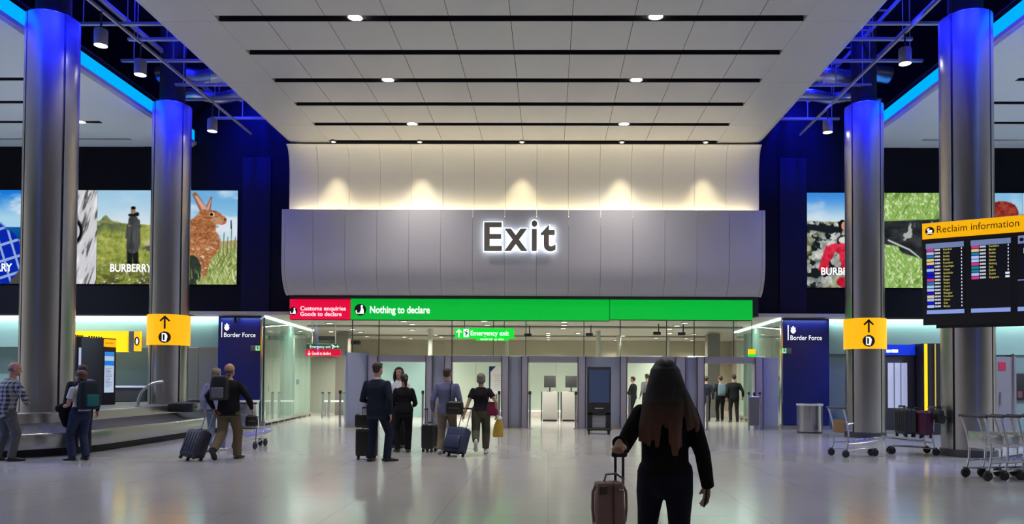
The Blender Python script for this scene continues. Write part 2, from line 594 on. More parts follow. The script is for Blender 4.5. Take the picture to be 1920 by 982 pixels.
# ---- central ceiling: rows of white panels with black slots between
CZ = 8.66
SL = [14.5 + 1.535*k for k in range(-7, 6)]           # near edge of each slot
XL, XR = XC - 5.86, XC + 5.82
b = MB()
xs = [XL]
k = math.ceil((XL - XC)/1.22)
jx = [XC + 1.22*i for i in range(-8, 9) if XL + .3 < XC + 1.22*i < XR - .3]
edges = [XL] + jx + [XR]
tray = MB()
for i, y in enumerate(SL):
    y1 = y if i else y
    y0 = SL[i-1] + .24 if i else y - 1.3
    for a, c in zip(edges, edges[1:]):
        # each tray is slightly pillowed
        n = 6
        def zz(s, t): return CZ - .018*(1 - (2*s-1)**2)*(1 - (2*t-1)**2)
        g = [[b.bm.verts.new((a + .005 + (c-a-.01)*s/n, y0 + (y1-y0)*t/n, zz(s/n, t/n))) for s in range(n+1)] for t in range(n+1)]
        for t in range(n):
            for s_ in range(n):
                b.bm.faces.new((g[t][s_], g[t+1][s_], g[t+1][s_+1], g[t][s_+1]))
        tray.box(((a+c)/2, (y0+y1)/2, CZ + .06), (c-a-.012, y1-y0-.004, .1))
ceil_o = b.build('ceiling', M_white, smooth=50)
structure(tray.build('ceiling', M_black, smooth=0), 'black tray backs of the middle ceiling panels')
structure(ceil_o, 'white panelled ceiling over the middle of the hall, crossed by black slots')
# side margins of the ceiling with rolled-up outer edges
for sgn, xin, xout in ((-1, XL, XC - 7.27), (1, XR, XC + 7.27)):
    b = MB()
    y0 = SL[0] - 1.3
    while y0 < 22.4:
        y1 = min(y0 + 3.07, 22.42)
        prof = [(xin, CZ), (xout - sgn*.3, CZ)] + [(xout - sgn*.3 + sgn*.3*math.sin(a), CZ + .3 - .3*math.cos(a)) for a in (.3, .6, .9, 1.2, 1.57)] + \
               [(xout - sgn*.06, CZ + .3), (xout - sgn*.3, CZ + .12), (xin, CZ + .12)]
        A = [b.bm.verts.new((x, y0 + .004, z)) for x, z in prof]; B = [b.bm.verts.new((x, y1 - .004, z)) for x, z in prof]
        n = len(A)
        b.bm.faces.new(A); b.bm.faces.new(list(reversed(B)))
        for i in range(n):
            b.bm.faces.new((A[i], B[i], B[(i+1) % n], A[(i+1) % n]))
        y0 = y1
    structure(b.build('ceiling', M_white, smooth=40), 'smooth white %s margin of the middle ceiling with a rolled-up edge' % ('left' if sgn < 0 else 'right'))
# black plenum behind the slots
b = MB(); b.box((XC, 13.2, CZ + .62), (11.9, 19, .04))
for x in (XL - .04, XR + .04):
    b.box((x, 13.2, CZ + .36), (.04, 19, .5))
structure(b.build('ceiling', M_black, smooth=0), 'black plenum above the ceiling slots')

# ---- side ceilings (white, slotted) beyond the blue LED strips
for sgn in (-1, 1):
    x0 = XC + sgn*10.5; x1 = XC + sgn*26; xs_ = XC + sgn*12.1
    b = MB()
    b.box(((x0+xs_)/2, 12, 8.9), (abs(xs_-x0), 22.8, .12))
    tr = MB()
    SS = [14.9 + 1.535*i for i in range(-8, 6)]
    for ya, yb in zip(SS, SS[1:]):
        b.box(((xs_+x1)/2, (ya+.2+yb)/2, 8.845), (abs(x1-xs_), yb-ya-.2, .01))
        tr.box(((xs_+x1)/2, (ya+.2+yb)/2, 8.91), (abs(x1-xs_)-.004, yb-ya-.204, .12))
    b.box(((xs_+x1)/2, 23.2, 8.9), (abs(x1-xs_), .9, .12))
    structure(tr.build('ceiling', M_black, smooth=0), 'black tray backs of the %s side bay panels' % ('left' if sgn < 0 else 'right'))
    structure(b.build('ceiling', M_bayceil_lit, smooth=0), 'white slotted ceiling of the %s side bay' % ('left' if sgn < 0 else 'right'))
    b = MB(); b.box(((x0+x1)/2, 12, 9.5), (abs(x1-x0), 24, .04))
    structure(b.build('ceiling', M_black, smooth=0), 'black plenum above the %s side bay' % ('left' if sgn < 0 else 'right'))
    # return face carrying the cyan strip
    t = thing('light_strip', 'long glowing cyan light strip along the %s side ceiling edge' % ('left' if sgn < 0 else 'right'), 'light strip', (x0, 12, 8.9), group='cyan light strips')
    b = MB(); b.box((x0 - sgn*.03, 12.6, 9.16), (.06, 21.4, .32)); b.build('diffuser', M_cyan, t, smooth=0)
    b = MB(); b.box((x0 + sgn*.05, 12.6, 9.16), (.09, 21.6, .42)); b.box((x0 - sgn*.03, 12.6, 8.94), (.1, 21.6, .1)); b.build('channel', mat('pale_aluminium', (.45, .45, .47), .4), t, smooth=0)
    light('cyan_glow', 'AREA', (x0 - sgn*.12, 12.6, 9.15), 60, (.02, .12, 1), target=(x0 - sgn*2, 12.6, 9.3), size=.3, size_y=20, parent=t)
b = MB(); b.box((XC, 12, 13), (54, 26, .1)); structure(b.build('ceiling', M_void, smooth=0), 'dark structural soffit high above the open service voids')

# ---- bulkhead: curved cove wall and projecting exit panel
YU = 22.62
BX0, BX1 = -8.02, 6.44
jb = [BX0 + .1] + [-1.33 + .957*i for i in range(-6, 9) if BX0 + .5 < -1.33 + .957*i < BX1 - .4] + [BX1 - .1]
jb = [BX0] + jb + [BX1]
def panels(prof, name, m, x_in=0, thick=.05):
    b = MB()
    for a, c in zip(jb, jb[1:]):
        a2 = a + x_in if a == BX0 else a; c2 = c - x_in if c == BX1 else c
        r0 = [b.bm.verts.new((a2 + .004, y, z)) for y, z in prof]; r1 = [b.bm.verts.new((c2 - .004, y, z)) for y, z in prof]
        q0 = [b.bm.verts.new((a2 + .004, y + thick, z)) for y, z in prof]; q1 = [b.bm.verts.new((c2 - .004, y + thick, z)) for y, z in prof]
        for i in range(len(prof)-1):
            b.bm.faces.new((r0[i], r1[i], r1[i+1], r0[i+1]))
            b.bm.faces.new((q0[i], q0[i+1], q1[i+1], q1[i]))
            b.bm.faces.new((r0[i], r0[i+1], q0[i+1], q0[i]))
            b.bm.faces.new((r1[i], q1[i], q1[i+1], r1[i+1]))
        b.bm.faces.new((r0[0], q0[0], q1[0], r1[0])); b.bm.faces.new((r0[-1], r1[-1], q1[-1], q0[-1]))
    return b.build(name, m, smooth=40)
prof = [(YU - .34 + .34*math.sin(a), 7.72 + .86*math.cos(a)) for a in [i*PI/2/10 for i in range(11)]] + [(YU, 7.50), (YU, 7.49), (YU, 6.2)]
structure(panels(prof, 'wall_upper', M_cove, .07), 'pale curved cove wall lit by warm spotlights above the exit panel')
# projecting panel with a curved-under lower lip
prof = [(22.2, 6.58), (22.2, 5.05)] + [(22.2 + .62*(1-math.cos(a)), 5.05 - 1.04*math.sin(a)) for a in [i*R(74)/10 for i in range(1, 11)]]
structure(panels(prof, 'wall_front', M_panel), 'projecting white exit panel wall with a curved-under lower lip')
b = MB()
b.box(((BX0+BX1)/2, 23.0, 7.4), (BX1-BX0-.3, .6, 2.6)); b.box(((BX0+BX1)/2, 23.05, 5.1), (BX1-BX0-.3, .5, 2.2))
b.box(((BX0+BX1)/2, 23.0, 10.9), (BX1-BX0-.3, .6, 4.2))
structure(b.build('wall_back', M_black, smooth=0), 'black backing structure behind the curved bulkhead')
# end cheeks of the projecting panel
for x in (BX0 + .01, BX1 - .01):
    b = MB(); pr = [(22.24, 6.57)] + [(y + .02, z) for y, z in prof[1:]] + [(22.75, 4.04), (22.75, 6.57)]
    b.extrude_profile(pr, (x - .008, x + .008))
    structure(b.build('trim', M_panel, smooth=0), 'white end cheek of the projecting panel')
# warm trough light
t = thing('trough_light', 'warm strip light hidden in the trough behind the exit panel', 'strip light', (XC, 22.42, 6.42))
b = MB(); b.box(((BX0+BX1)/2, 22.44, 6.42), (BX1-BX0-.4, .10, .03)); b.build('diffuser', M_ledwarm, t, smooth=0)
b = MB(); b.box(((BX0+BX1)/2, 22.44, 6.37), (BX1-BX0-.3, .16, .06)); b.build('channel', M_plinth, t, smooth=0)
light('trough_glow', 'AREA', ((BX0+BX1)/2, 22.44, 6.46), 85, WARM, target=((BX0+BX1)/2, 22.52, 9), size=BX1-BX0-.5, size_y=.1, parent=t)

# ---- big side walls (dark navy) and plenum backs
for sgn, xa, xb in ((-1, -30, BX0 - .02), (1, BX1 + .02, 30)):
    b = MB()
    b.box(((xa+xb)/2, 23.6, 8.25), (abs(xb-xa), .36, 9.5))
    structure(b.build('wall_left' if sgn < 0 else 'wall_right', M_navywall, smooth=0), 'dark navy upper wall on the %s, carrying lit posters' % ('left' if sgn < 0 else 'right'))
    # slightly raised upright panels beside the bulkhead
    b = MB()
    ca, cb = (-9.70, -8.80) if sgn < 0 else (7.22, 8.06)
    x = (ca + cb)/2
    b.box((x, 23.40, 6.0), (cb - ca, .06, 5.0), bev=.01)
    structure(b.build('trim', mat('navy_cladding', (.006, .007, .035), .5, spec=.2), smooth=0), 'navy cladding panel between bulkhead and posters on the %s' % ('left' if sgn < 0 else 'right'))
    light('blue_floodlight', 'SPOT', (x, 21.6, 11.3), 2600, BLUE, target=(x, 23.4, 8.6), size=.2, angle=62, blend=.9)

# ================================================================= COLUMNS
RC = .50
def column(x, y, zb, side, label, g0):
    t = thing('column', label, 'column', (x, y, zb), group='steel columns')
    ZT = 9.05
    b = MB()
    gap = R(2.6)
    for q in range(4):
        a0 = g0 + q*PI/2 + gap; a1 = g0 + (q+1)*PI/2 - gap
        N = 18
        pts = [(RC*math.cos(a0 + (a1-a0)*k/N), RC*math.sin(a0 + (a1-a0)*k/N)) for k in range(N+1)]
        inn = [(px*.94, py*.94) for px, py in reversed(pts)]
        b.prism([(px, py) for px, py in pts + inn], (x, y, zb), (1, 0, 0), (0, 1, 0), ZT - zb)
    b.build('shaft', M_steel, t, smooth=30)
    b = MB(); b.cyl((x, y, zb), (x, y, ZT - .02), RC - .025, n=48); b.build('core', M_black, t)
    b = MB(); b.lathe([(.30, ZT + .02), (RC - .03, ZT + .02), (RC - .02, ZT - .01)], (x, y, 0), 48); b.build('cap', M_dsteel, t)
    b = MB(); b.cyl((x, y, ZT - .1), (x, y, 12.96), .33, n=32); b.build('post', mat('post_black', (.012, .013, .03), .7), t)
    b = MB(); b.lathe([(RC + .03, zb), (RC + .03, zb + .14), (RC + .015, zb + .15), (RC - .03, zb + .15)], (x, y, 0), 48); b.build('base_ring', M_dsteel, t)
    # blue wash lamps hung round the column head
    for a in (-PI/2 - .75, -PI/2, -PI/2 + .75, PI/2, PI/2 + 1.4, PI/2 - 1.4):
        d = 1.05
        p = (x + d*math.cos(a), y + d*math.sin(a), 9.75)
        light('blue_wash', 'SPOT', p, 3600, BLUE, target=(x + .2*math.cos(a), y + .2*math.sin(a), 8.0), size=.2, angle=34, blend=.8)
    return t
CN, CFY = 15.5, 20.5
CLX, CRX = XC - 9.72, XC + 9.43
column(CLX, CN, 0, -1, 'tall brushed steel column nearest on the left, blue-lit at its head', R(-31))
column(CLX, CFY, 0, -1, 'tall brushed steel column further back on the left, with yellow sign wrap', R(-31))
column(CRX, CN, 0, 1, 'tall brushed steel column nearest on the right, partly behind the information board', R(-149))
column(CRX, CFY, 0, 1, 'tall brushed steel column further back on the right, with yellow sign wrap', R(-149))

def disc(n=40, r=1, cx=0, cy=0):
    return [(cx + r*math.cos(2*PI*k/n), cy + r*math.sin(2*PI*k/n)) for k in range(n)]
def arc_arrow(s):      # open-headed arrow pointing up, height s
    return [(x*s, y*s) for x, y in ((-.065, -.5), (.065, -.5), (.065, .25), (.28, .03), (.37, .12), (0, .5), (-.37, .12), (-.28, .03), (-.065, .25))]
def wrap_poly(name, poly, cx, cy, zc, r, a0, m, parent):
    """a flat mark bent round a column sign; poly in metres"""
    b = MB()
    vs = [b.bm.verts.new((p[0], p[1], 0)) for p in poly]
    b.bm.faces.new(vs)
    for k in range(-12, 13):
        bmesh.ops.bisect_plane(b.bm, geom=list(b.bm.verts) + list(b.bm.edges) + list(b.bm.faces), plane_co=(k*.025 + .003, 0, 0), plane_no=(1, 0, 0))
    bmesh.ops.triangulate(b.bm, faces=list(b.bm.faces))
    for v in b.bm.verts:
        a = a0 + v.co.x/r
        v.co = V((cx + r*math.cos(a), cy + r*math.sin(a), zc + v.co.y))
    return b.build(name, m, parent)
def column_sign(x, y, px, py0, py1, picx, label):
    z1 = at(px, py0, y - .6).z; z0 = at(px, py1, y - .6).z
    t = thing('wayfinding_sign', label, 'sign', (x, y, z0), group='yellow column signs')
    b = MB()
    b.lathe([(RC + .01, z0), (RC + .045, z0), (RC + .045, z1), (RC + .01, z1)], (x, y, 0), 64); b.build('band', M_yellow, t)
    p = at(picx, 620, y - .6)
    a0 = -PI/2 + math.asin((p.x - x)/(RC + .05))
    h = z1 - z0
    wrap_poly('arrow', arc_arrow(.36), x, y, z0 + h*.74, RC + .048, a0, M_ink, t)
    wrap_poly('symbol_disc', disc(40, .155), x, y, z0 + h*.25, RC + .048, a0, M_ink, t)
    c = z0 + h*.25
    dr = [(-.06, -.105), (.05, -.12), (.05, .10), (-.06, .115)]
    f = wrap_poly('door_symbol', dr, x, y, c, RC + .050, a0 - .015, M_whiteink, t)
    wrap_poly('door_opening', [(-.035, -.075), (.012, -.085), (.012, .07), (-.035, .085)], x, y, c, RC + .0515, a0 - .015, M_ink, t)
    wrap_poly('walker_symbol', [(.0, -.07), (.035, -.085), (.05, -.02), (.055, .03), (.04, .075), (.015, .06), (.0, .0)], x, y, c, RC + .0525, a0 + .03, M_whiteink, t)
column_sign(CLX, CFY, 313, 588, 646, 306, 'yellow sign wrapped round the left far column with up arrow and door symbol')
column_sign(CRX, CFY, 1621, 595, 653, 1631, 'yellow sign wrapped round the right far column with up arrow and door symbol')

# ================================================================= LOWER WALLS, CUSTOMS ZONE SHELL
YW = 23.4
zt = at(449, 597, YW).z                       # underside of the dark walls
zlow = 3.47
# left lower wall: upper frosted band and lower wall
xl0, xl1 = -30, at(408, 700, YW).x
b = MB(); b.box(((xl0+xl1)/2, 23.72, 2.98), (xl1-xl0, .1, .98)); structure(b.build('wall_left', M_teal, smooth=0), 'back-lit frosted glass band along the left wall')
b = MB(); b.box(((xl0-11.2)/2, 24.3, 1.25), (-11.2-xl0, .1, 2.5)); structure(b.build('wall_left', M_tealwall, smooth=0), 'teal lower wall behind the baggage carousel')
b = MB()
xd = at(353, 700, 23.6).x
x = xl1 - .02
while x > -11.4:
    b.box((x - .36, 23.7, 1.27), (.71, .08, 2.42), bev=.006); x -= .72
structure(b.build('wall_left', M_steelpanel, smooth=0), 'stainless wall panels beside the left blue panel')
for sgn, xa, xb in ((-1, -26, xl1), (1, at(1555, 700, YW).x, 26)):
    t = thing('wall_wash_light', 'white linear light grazing the %s frosted glass band' % ('left' if sgn < 0 else 'right'), 'strip light', ((xa+xb)/2, 23.6, 3.44), group='linear wall lights')
    b = MB(); b.box(((xa+xb)/2, 23.58, 3.445), (xb-xa, .05, .03)); b.build('diffuser', M_led, t, smooth=0)
    b = MB(); b.box(((xa+xb)/2, 23.58, 3.475), (xb-xa, .09, .03)); b.build('channel', M_plinth, t, smooth=0)
    light('wall_wash', 'AREA', ((xa+xb)/2, 23.55, 3.42), 110, (.75, 1, .92), target=((xa+xb)/2, 23.68, 2.4), size=xb-xa-.1, size_y=.06, parent=t)
# right lower wall
xr0 = at(1555, 700, YW).x
b = MB(); b.box(((xr0+30)/2, 23.72, 2.92), (30-xr0, .1, 1.1)); structure(b.build('wall_right', M_teal, smooth=0), 'back-lit frosted glass band along the right wall')
b = MB(); b.box(((xr0+30)/2, 23.78, 1.2), (30-xr0, .1, 2.4)); structure(b.build('wall_right', mat('grey_teal_wall', (.20, .27, .29), .45), smooth=0), 'grey teal lower wall on the right')

# blue border panels
def border_panel(pxa, pxb, side):
    xa, xb = at(pxa, 700, YW).x, at(pxb, 700, YW).x
    t = thing('border_panel', 'tall dark blue panel with white crest and lettering %s of the customs gates' % side, 'panel', ((xa+xb)/2, YW, 0), group='blue border control panels')
    b = MB(); b.box(((xa+xb)/2, YW + .06, 1.78), (xb-xa, .12, 3.34), bev=.01); b.build('board', M_bluepanel, t, smooth=0)
    b = MB(); b.box(((xa+xb)/2, YW + .08, .07), (xb-xa+.02, .16, .14)); b.build('plinth', M_plinth, t, smooth=0)
    b = MB(); xe = xb if side == 'left' else xa
    b.box((xe, YW + .05, 1.75), (.05, .16, 3.4)); b.build('edge_post', M_chrome, t, smooth=0)
    sx = (408 if side == 'left' else 1466)
    oy = 0 if side == 'left' else 5.5
    yf = YW - .006
    def P(px, py): return at(px, py + oy, yf)
    dx = 0 if side == 'left' else (1477.5 - 415.5)
    b = MB(); p0 = P(415 + dx, 632); p1 = P(416.6 + dx, 604)
    b.box(((p0.x+p1.x)/2, yf, (p0.z+p1.z)/2), (abs(p1.x-p0.x), .01, abs(p1.z-p0.z))); b.build('rule', M_whiteink, t, smooth=0)
    p = P(420 + dx, 631.5); q = P(479 + dx, 623.5)
    lettering('lettering', 'Border Force', p, (1, 0, 0), (0, 0, 1), q.x - p.x, .14, M_whiteink, t, bold=.004)
    # crest: crown over a shield
    c = P(425.3 + dx, 613.2); s_ = .085
    b = MB()
    cr = [(-.6, .25), (-.95, .95), (-.5, .75), (-.3, 1.15), (0, .9), (.3, 1.15), (.5, .75), (.95, .95), (.6, .25)]
    sh = [(-.85, .2), (.85, .2), (.95, -.35), (.6, -.95), (0, -1.35), (-.6, -.95), (-.95, -.35)]
    for pl in (cr, sh):
        b.prism([(u*s_, v*s_) for u, v in pl], c, (1, 0, 0), (0, 0, 1), .004)
    b.prism(disc(12, .16*s_*1.5, 0, 1.25*s_), c, (1, 0, 0), (0, 0, 1), .004)
    b.build('crest', M_whiteink, t, smooth=0)
    lx = (xa+xb)/2
    light('panel_wash', 'AREA', (lx, YW - .12, 3.40), 5, (.4, .55, 1), target=(lx, YW + .02, 2.6), size=xb-xa-.1, size_y=.06, parent=t)
    # small ceiling camera above
    return t
border_panel(408, 490, 'left')
border_panel(1466, 1555, 'right')
def running_exit(px, py, side):
    p = at(px, py, YW - .02)
    t = thing('emergency_exit_light', 'small green running-man exit light on the %s blue panel' % side, 'exit sign', p, group='exit lights on the blue panels')
    b = MB(); b.box(p, (.30, .05, .17), bev=.01); b.build('housing', mat('grey_housing', (.16, .16, .17), .5), t)
    b = MB(); s_ = 1 if side == 'left' else -1
    b.box(p + V((s_*.08, -.028, 0)), (.13, .01, .15)); b.build('lit_face', emis('exit_face', (.35, 1, .45), .9), t, smooth=0)
    b = MB(); c = p + V((s_*.08, -.036, 0))
    b.prism([(-.02, -.05), (.0, -.05), (.02, 0), (.04, -.03), (.05, -.015), (.015, .03), (-.03, .045), (-.045, .03), (-.01, .01)], c, (1, 0, 0), (0, 0, 1), .003)
    b.prism(disc(10, .016, .015, .055), c, (1, 0, 0), (0, 0, 1), .003)
    b.build('running_figure', mat('sign_green_ink', (.0, .25, .06), .5), t, smooth=0)
running_exit(479, 652.5, 'left')
running_exit(1474.5, 657.5, 'right')

# customs corridor: glass side walls with LED line at the top
def side_glass(x0, y0, x1, y1, side, ztop):
    d = V((x1-x0, y1-y0, 0)); L = d.length; ang = math.atan2(d.y, d.x)
    n = 7
    t = None
    for i in range(n):
        f0, f1 = i/n, (i+1)/n
        c = V((x0, y0, 0)) + d*((f0+f1)/2)
        low = i < n - 1 or True
        b = MB(); b.box((c.x, c.y, .16 + (ztop-.16)/2), (L/n - .012, .02, ztop - .16), rz=ang)
        structure(b.build('window_%d' % (i + 1 + (10 if side == 'right' else 0)), M_mirrorpane, smooth=0), 'green tinted glass pane of the %s corridor wall' % side)
    b = MB(); c = V((x0, y0, 0)) + d/2
    b.box((c.x, c.y, .12), (L, .08, .08), rz=ang)
    for i in range(9):
        p = V((x0, y0, 0)) + d*(i/8)
        b.box((p.x, p.y, .05), (.06, .06, .1), rz=ang)
    structure(b.build('baseboard_' + side, M_chrome, smooth=0), 'steel foot rail of the %s glass corridor wall' % side)
    # backing wall a little behind the glass
    sg = -1 if side == 'left' else 1
    b = MB(); b.box((c.x + sg*.45, c.y + .15, ztop/2), (L - .3, .06, ztop), rz=ang)
    structure(b.build('wall_' + side, mat('corridor_teal', (.30, .40, .36), .5), smooth=0), 'teal wall behind the %s corridor glass' % side)
    t = thing('cove_light', 'bright white light line along the top of the %s corridor glass' % side, 'strip light', (c.x, c.y, ztop), group='corridor light lines')
    b = MB(); b.box((c.x - sg*.06, c.y, ztop - .02), (L + .4, .06, .05), rz=ang); b.build('diffuser', M_led, t, smooth=0)
    b = MB(); b.box((c.x - sg*.06, c.y, ztop + .02), (L + .4, .10, .03), rz=ang); b.build('channel', M_plinth, t, smooth=0)
    light('corridor_wash', 'AREA', (c.x - sg*.12, c.y, ztop - .05), 170, (.75, 1, .88), target=(c.x + sg*.1, c.y, 1), size=.06, size_y=L, parent=t)
IZ = 3.47
side_glass(-8.98, 23.5, -9.6, 30, 'left', IZ)
side_glass(7.28, 23.5, 7.55, 30, 'right', IZ)
# low ceiling and back walls of the customs zone
b = MB(); b.box((-.9, 30.4, IZ + .06), (20.5, 14.8, .1)); structure(b.build('ceiling', M_inceil, smooth=0), 'low white ceiling of the customs zone')
b = MB(); b.box((-.9, 37.7, 1.75), (22, .2, 3.5)); structure(b.build('wall_back', M_beige, smooth=0), 'beige back wall of the customs zone')
b = MB(); b.box((-11.2, 31, 1.75), (.2, 14, 3.5)); b.box((9.3, 31, 1.75), (.2, 14, 3.5)); structure(b.build('wall_side', M_beige, smooth=0), 'beige outer walls of the customs zone')
b = MB()
b.box((-.9, 27.6, IZ - .02), (16, .5, .05)); b.box((-.9, 33.5, IZ - .02), (16, .5, .05))
structure(b.build('trim_1', mat('grey_soffit', (.22, .21, .19), .6), smooth=0), 'grey cross band in the low customs ceiling')
# pale green frosted screen wall
b = MB()
x = -4.15
xe = 1.45
n = 5
for i in range(n):
    b.box((x + (xe-x)*(i+.5)/n, 31.2, 1.36), ((xe-x)/n - .02, .05, 2.3))
for xa, xb in ((2.9, 4.9), (6.0, 7.0)):
    b.box(((xa+xb)/2, 32.2, 1.36), (xb-xa, .05, 2.4))
structure(b.build('wall_1', M_palegreen, smooth=0), 'pale green frosted glass screen wall behind the gates')
b = MB(); b.box((-1.35, 31.12, .2), (5.6, .05, .05)); structure(b.build('baseboard_1', emis('bench_led', (1, 1, .9), 1.3), smooth=0), 'lit skirting line along the green screen')
b = MB(); b.box((-5.9, 29.4, 1.2), (2.6, .05, 2.4)); structure(b.build('wall_2', M_teal, smooth=0), 'teal glass screen behind the first gate')
# left red-channel back wall with door
b = MB(); b.box((-9.0, 33.0, 1.2), (3.2, .1, 2.4)); structure(b.build('wall_3', mat('pale_sage_wall', (.40, .44, .37), .5), smooth=0), 'pale wall at the end of the red channel')
b = MB(); b.box((-7.9, 32.92, 1.1), (1.0, .06, 2.15), bev=.01); o = structure(b.build('door_1', mat('sage_door', (.44, .46, .38), .5), smooth=0), 'pale door at the end of the red channel')
b = MB(); b.box((-7.5, 32.86, 1.05), (.03, .06, .25)); b.build('handle', M_chrome, o, smooth=0)
b = MB(); b.box((-8.7, 32.92, 1.35), (.12, .02, .22)); tag(b.build('door_notice', M_bluepanel, smooth=0), 'small blue notice on the pale wall of the red channel', 'notice')
for x in (-8.9, 7.0):
    b = MB(); b.box((x + (.35 if x < 0 else -.2), 31.0, 1.7), (.5, .5, 3.45)); structure(b.build('wall_4', mat('brown_pier', (.17, .15, .13), .5), smooth=0), 'brown grey pier at the end of the %s corridor glass' % ('left' if x < 0 else 'right'))
for x, y in ((-4.6, 29), (2.0, 30), (3.1, 33), (-1.9, 34), (5.35, 33.5)):
    b = MB(); b.cyl((x, y, 0), (x, y, IZ), .09, n=16); structure(b.build('trim_2', mat('pale_post', (.5, .5, .44), .5)), 'slim pale post holding the low customs ceiling')

# ---- glazing over the gates, with mullions
zg = at(900, 667, YW).z
mull = [660, 710, 847, 925, 986, 1095, 1163, 1250, 1302, 1376]
xm = [at(px, 640, YW + .05).x for px in mull]
b = MB()
for a, c in zip(xm, xm[1:]):
    pass
k = 30
for a, c in zip([BX0 + .5] + xm, xm + [BX1 - .5]):
    b = MB(); b.box(((a+c)/2, YW + .1, (zg + IZ)/2), (c-a-.02, .012, IZ - zg)); k += 1
    structure(b.build('window_%d' % k, M_pane, smooth=0), 'clear glass pane above the customs gates')
b = MB()
for x in xm:
    b.box((x, YW + .1, (zg + IZ)/2), (.022, .05, IZ - zg))
b.box(((BX0+BX1)/2, YW + .1, IZ - .03), (BX1-BX0-.6, .06, .06))
structure(b.build('trim_3', M_dsteel, smooth=0), 'thin dark mullions of the glazing above the gates')
# dark soffit behind the coloured signs
b = MB(); b.box(((BX0+BX1)/2, 23.15, 3.78), (BX1-BX0, .4, .6)); b.box(((BX0+BX1)/2, 22.9, 4.02), (BX1-BX0-.4, .5, .1))
structure(b.build('wall_lintel', M_black, smooth=0), 'black lintel between the exit panel and the coloured signs')
# ================================================================= SIGNS
U, W_ = V((1, 0, 0)), V((0, 0, 1))
YS = 22.85
def box_between(mb, p, q, y, d, bev=0):
    mb.box(((p.x+q.x)/2, y + d/2, (p.z+q.z)/2), (abs(q.x-p.x), d, abs(q.z-p.z)), bev=bev)
def officer_icon(c, r, y, t, left=True):
    b = MB(); b.prism(disc(36, r), (c.x, y, c.z), U, W_, .006); b.build('symbol_disc', M_ink, t, smooth=0)
    b = MB(); o = (c.x, y - .012, c.z); s = r/.8
    b.prism([(x*s, z*s) for x, z in [(-.62, -.05), (-.5, -.05), (-.42, -.42), (-.05, -.42), (-.05, -.3), (.1, -.05), (.08, .25), (.2, .3), (.38, .22), (.48, -.05), (.5, -.55), (-.52, -.55), (-.62, -.3)]], o, U, W_, .004)
    b.prism([(x*s*.16 + .22*s, z*s*.17 + .47*s) for x, z in disc(14)], o, U, W_, .004)
    b.build('officer_symbol', M_whiteink, t, smooth=0)

# red sign
p, q = at(543, 598, YS), at(656, 561, YS)
t = thing('customs_sign', 'red lit sign reading Customs enquiries Goods to declare, under the exit panel', 'sign', (p.x, YS, p.z))
b = MB(); box_between(b, p, q, YS, .12); b.build('lit_face', M_red, t, smooth=0)
b = MB(); box_between(b, p + V((-.01, 0, -.02)), q + V((.01, 0, .02)), YS + .10, .08); b.build('housing', M_black, t, smooth=0)
yl = YS - .006
for s, x0, x1, yb, h in (('Customs enquiries', 563, 648.5, 581.5, 6.6), ('Goods to declare', 563, 640.5, 592, 6.6)):
    a, c = at(x0, yb, yl), at(x1, yb - h, yl)
    lettering('lettering', s, a, U, W_, c.x - a.x, c.z - a.z + .01, M_whiteink, t, bold=.014)
c = at(550, 583, yl)
officer_icon(V((c.x, 0, c.z)), .125, yl + .004, t)
# green sign in two lengths
for i, (pa, pb, lab) in enumerate(((657.5, 1142.6, 'long green lit sign reading Nothing to declare, under the exit panel'), (1144, 1411, 'shorter plain green lit sign panel at the right end of the green band'))):
    p, q = at(pa, 598.5, YS), at(pb, 561.5, YS)
    t = thing('customs_sign', lab, 'sign', (p.x, YS, p.z))
    b = MB(); box_between(b, p, q, YS, .12); b.build('lit_face', M_green, t, smooth=0)
    b = MB(); box_between(b, p + V((-.01, 0, -.02)), q + V((.01, 0, .02)), YS + .10, .08); b.build('housing', M_black, t, smooth=0)
    if i == 0:
        a, c = at(693.5, 586.5, yl), at(806, 575.5, yl)
        lettering('lettering', 'Nothing to declare', a, U, W_, c.x - a.x, c.z - a.z + .02, M_whiteink, t, bold=.022)
        c = at(675.5, 580.5, yl)
        officer_icon(V((c.x, 0, c.z)), .18, yl + .004, t)
# hanger studs between sign and panel are part of the sign: small steel lugs
# ---- Exit letters
YE = 22.2
t = thing('exit_lettering', 'large grey halo-lit word Exit on the projecting white panel', 'sign', at(973, 470, YE - .1))
M_face = mat('letter_face_grey', (.20, .18, .155), .45)
M_halo = emis('letter_halo', (.82, .93, 1), 2.2)
for ch, x0, x1, y1, y0, bo in (('E', 907.5, 941.5, 416.5, 470.5, .02), ('x', 945.5, 989.5, 428.5, 470.5, .02), ('i', 996.3, 1007.5, 413, 470.5, .02), ('t', 1013.5, 1042, 421.5, 471.2, .02)):
    a, c = at(x0, y0, YE - .13), at(x1, y1, YE - .13)
    L = lettering('letter', ch, a, U, W_, c.x - a.x, c.z - a.z, M_face, t, bold=bo, depth=.02, fitbox=True)
    e = .026
    a2 = V((a.x - e, YE - .115, a.z - e)); 
    lettering('lit_edge', ch, a2, U, W_, c.x - a.x + 2*e, c.z - a.z + 2*e, M_halo, L, bold=bo + .024, depth=.012, fitbox=True)
    so = MB()
    for f in (.25, .75):
        so.cyl((a.x + (c.x-a.x)*f, YE - .13, a.z + .1), (a.x + (c.x-a.x)*f, YE + .02, a.z + .1), .012, n=8)
    so.build('standoff', M_chrome, L)
    light('letter_glow', 'AREA', ((a.x+c.x)/2, YE - .09, (a.z+c.z)/2), 2.2, (.85, .94, 1), target=((a.x+c.x)/2, YE, (a.z+c.z)/2), size=c.x-a.x, size_y=c.z-a.z, parent=t)

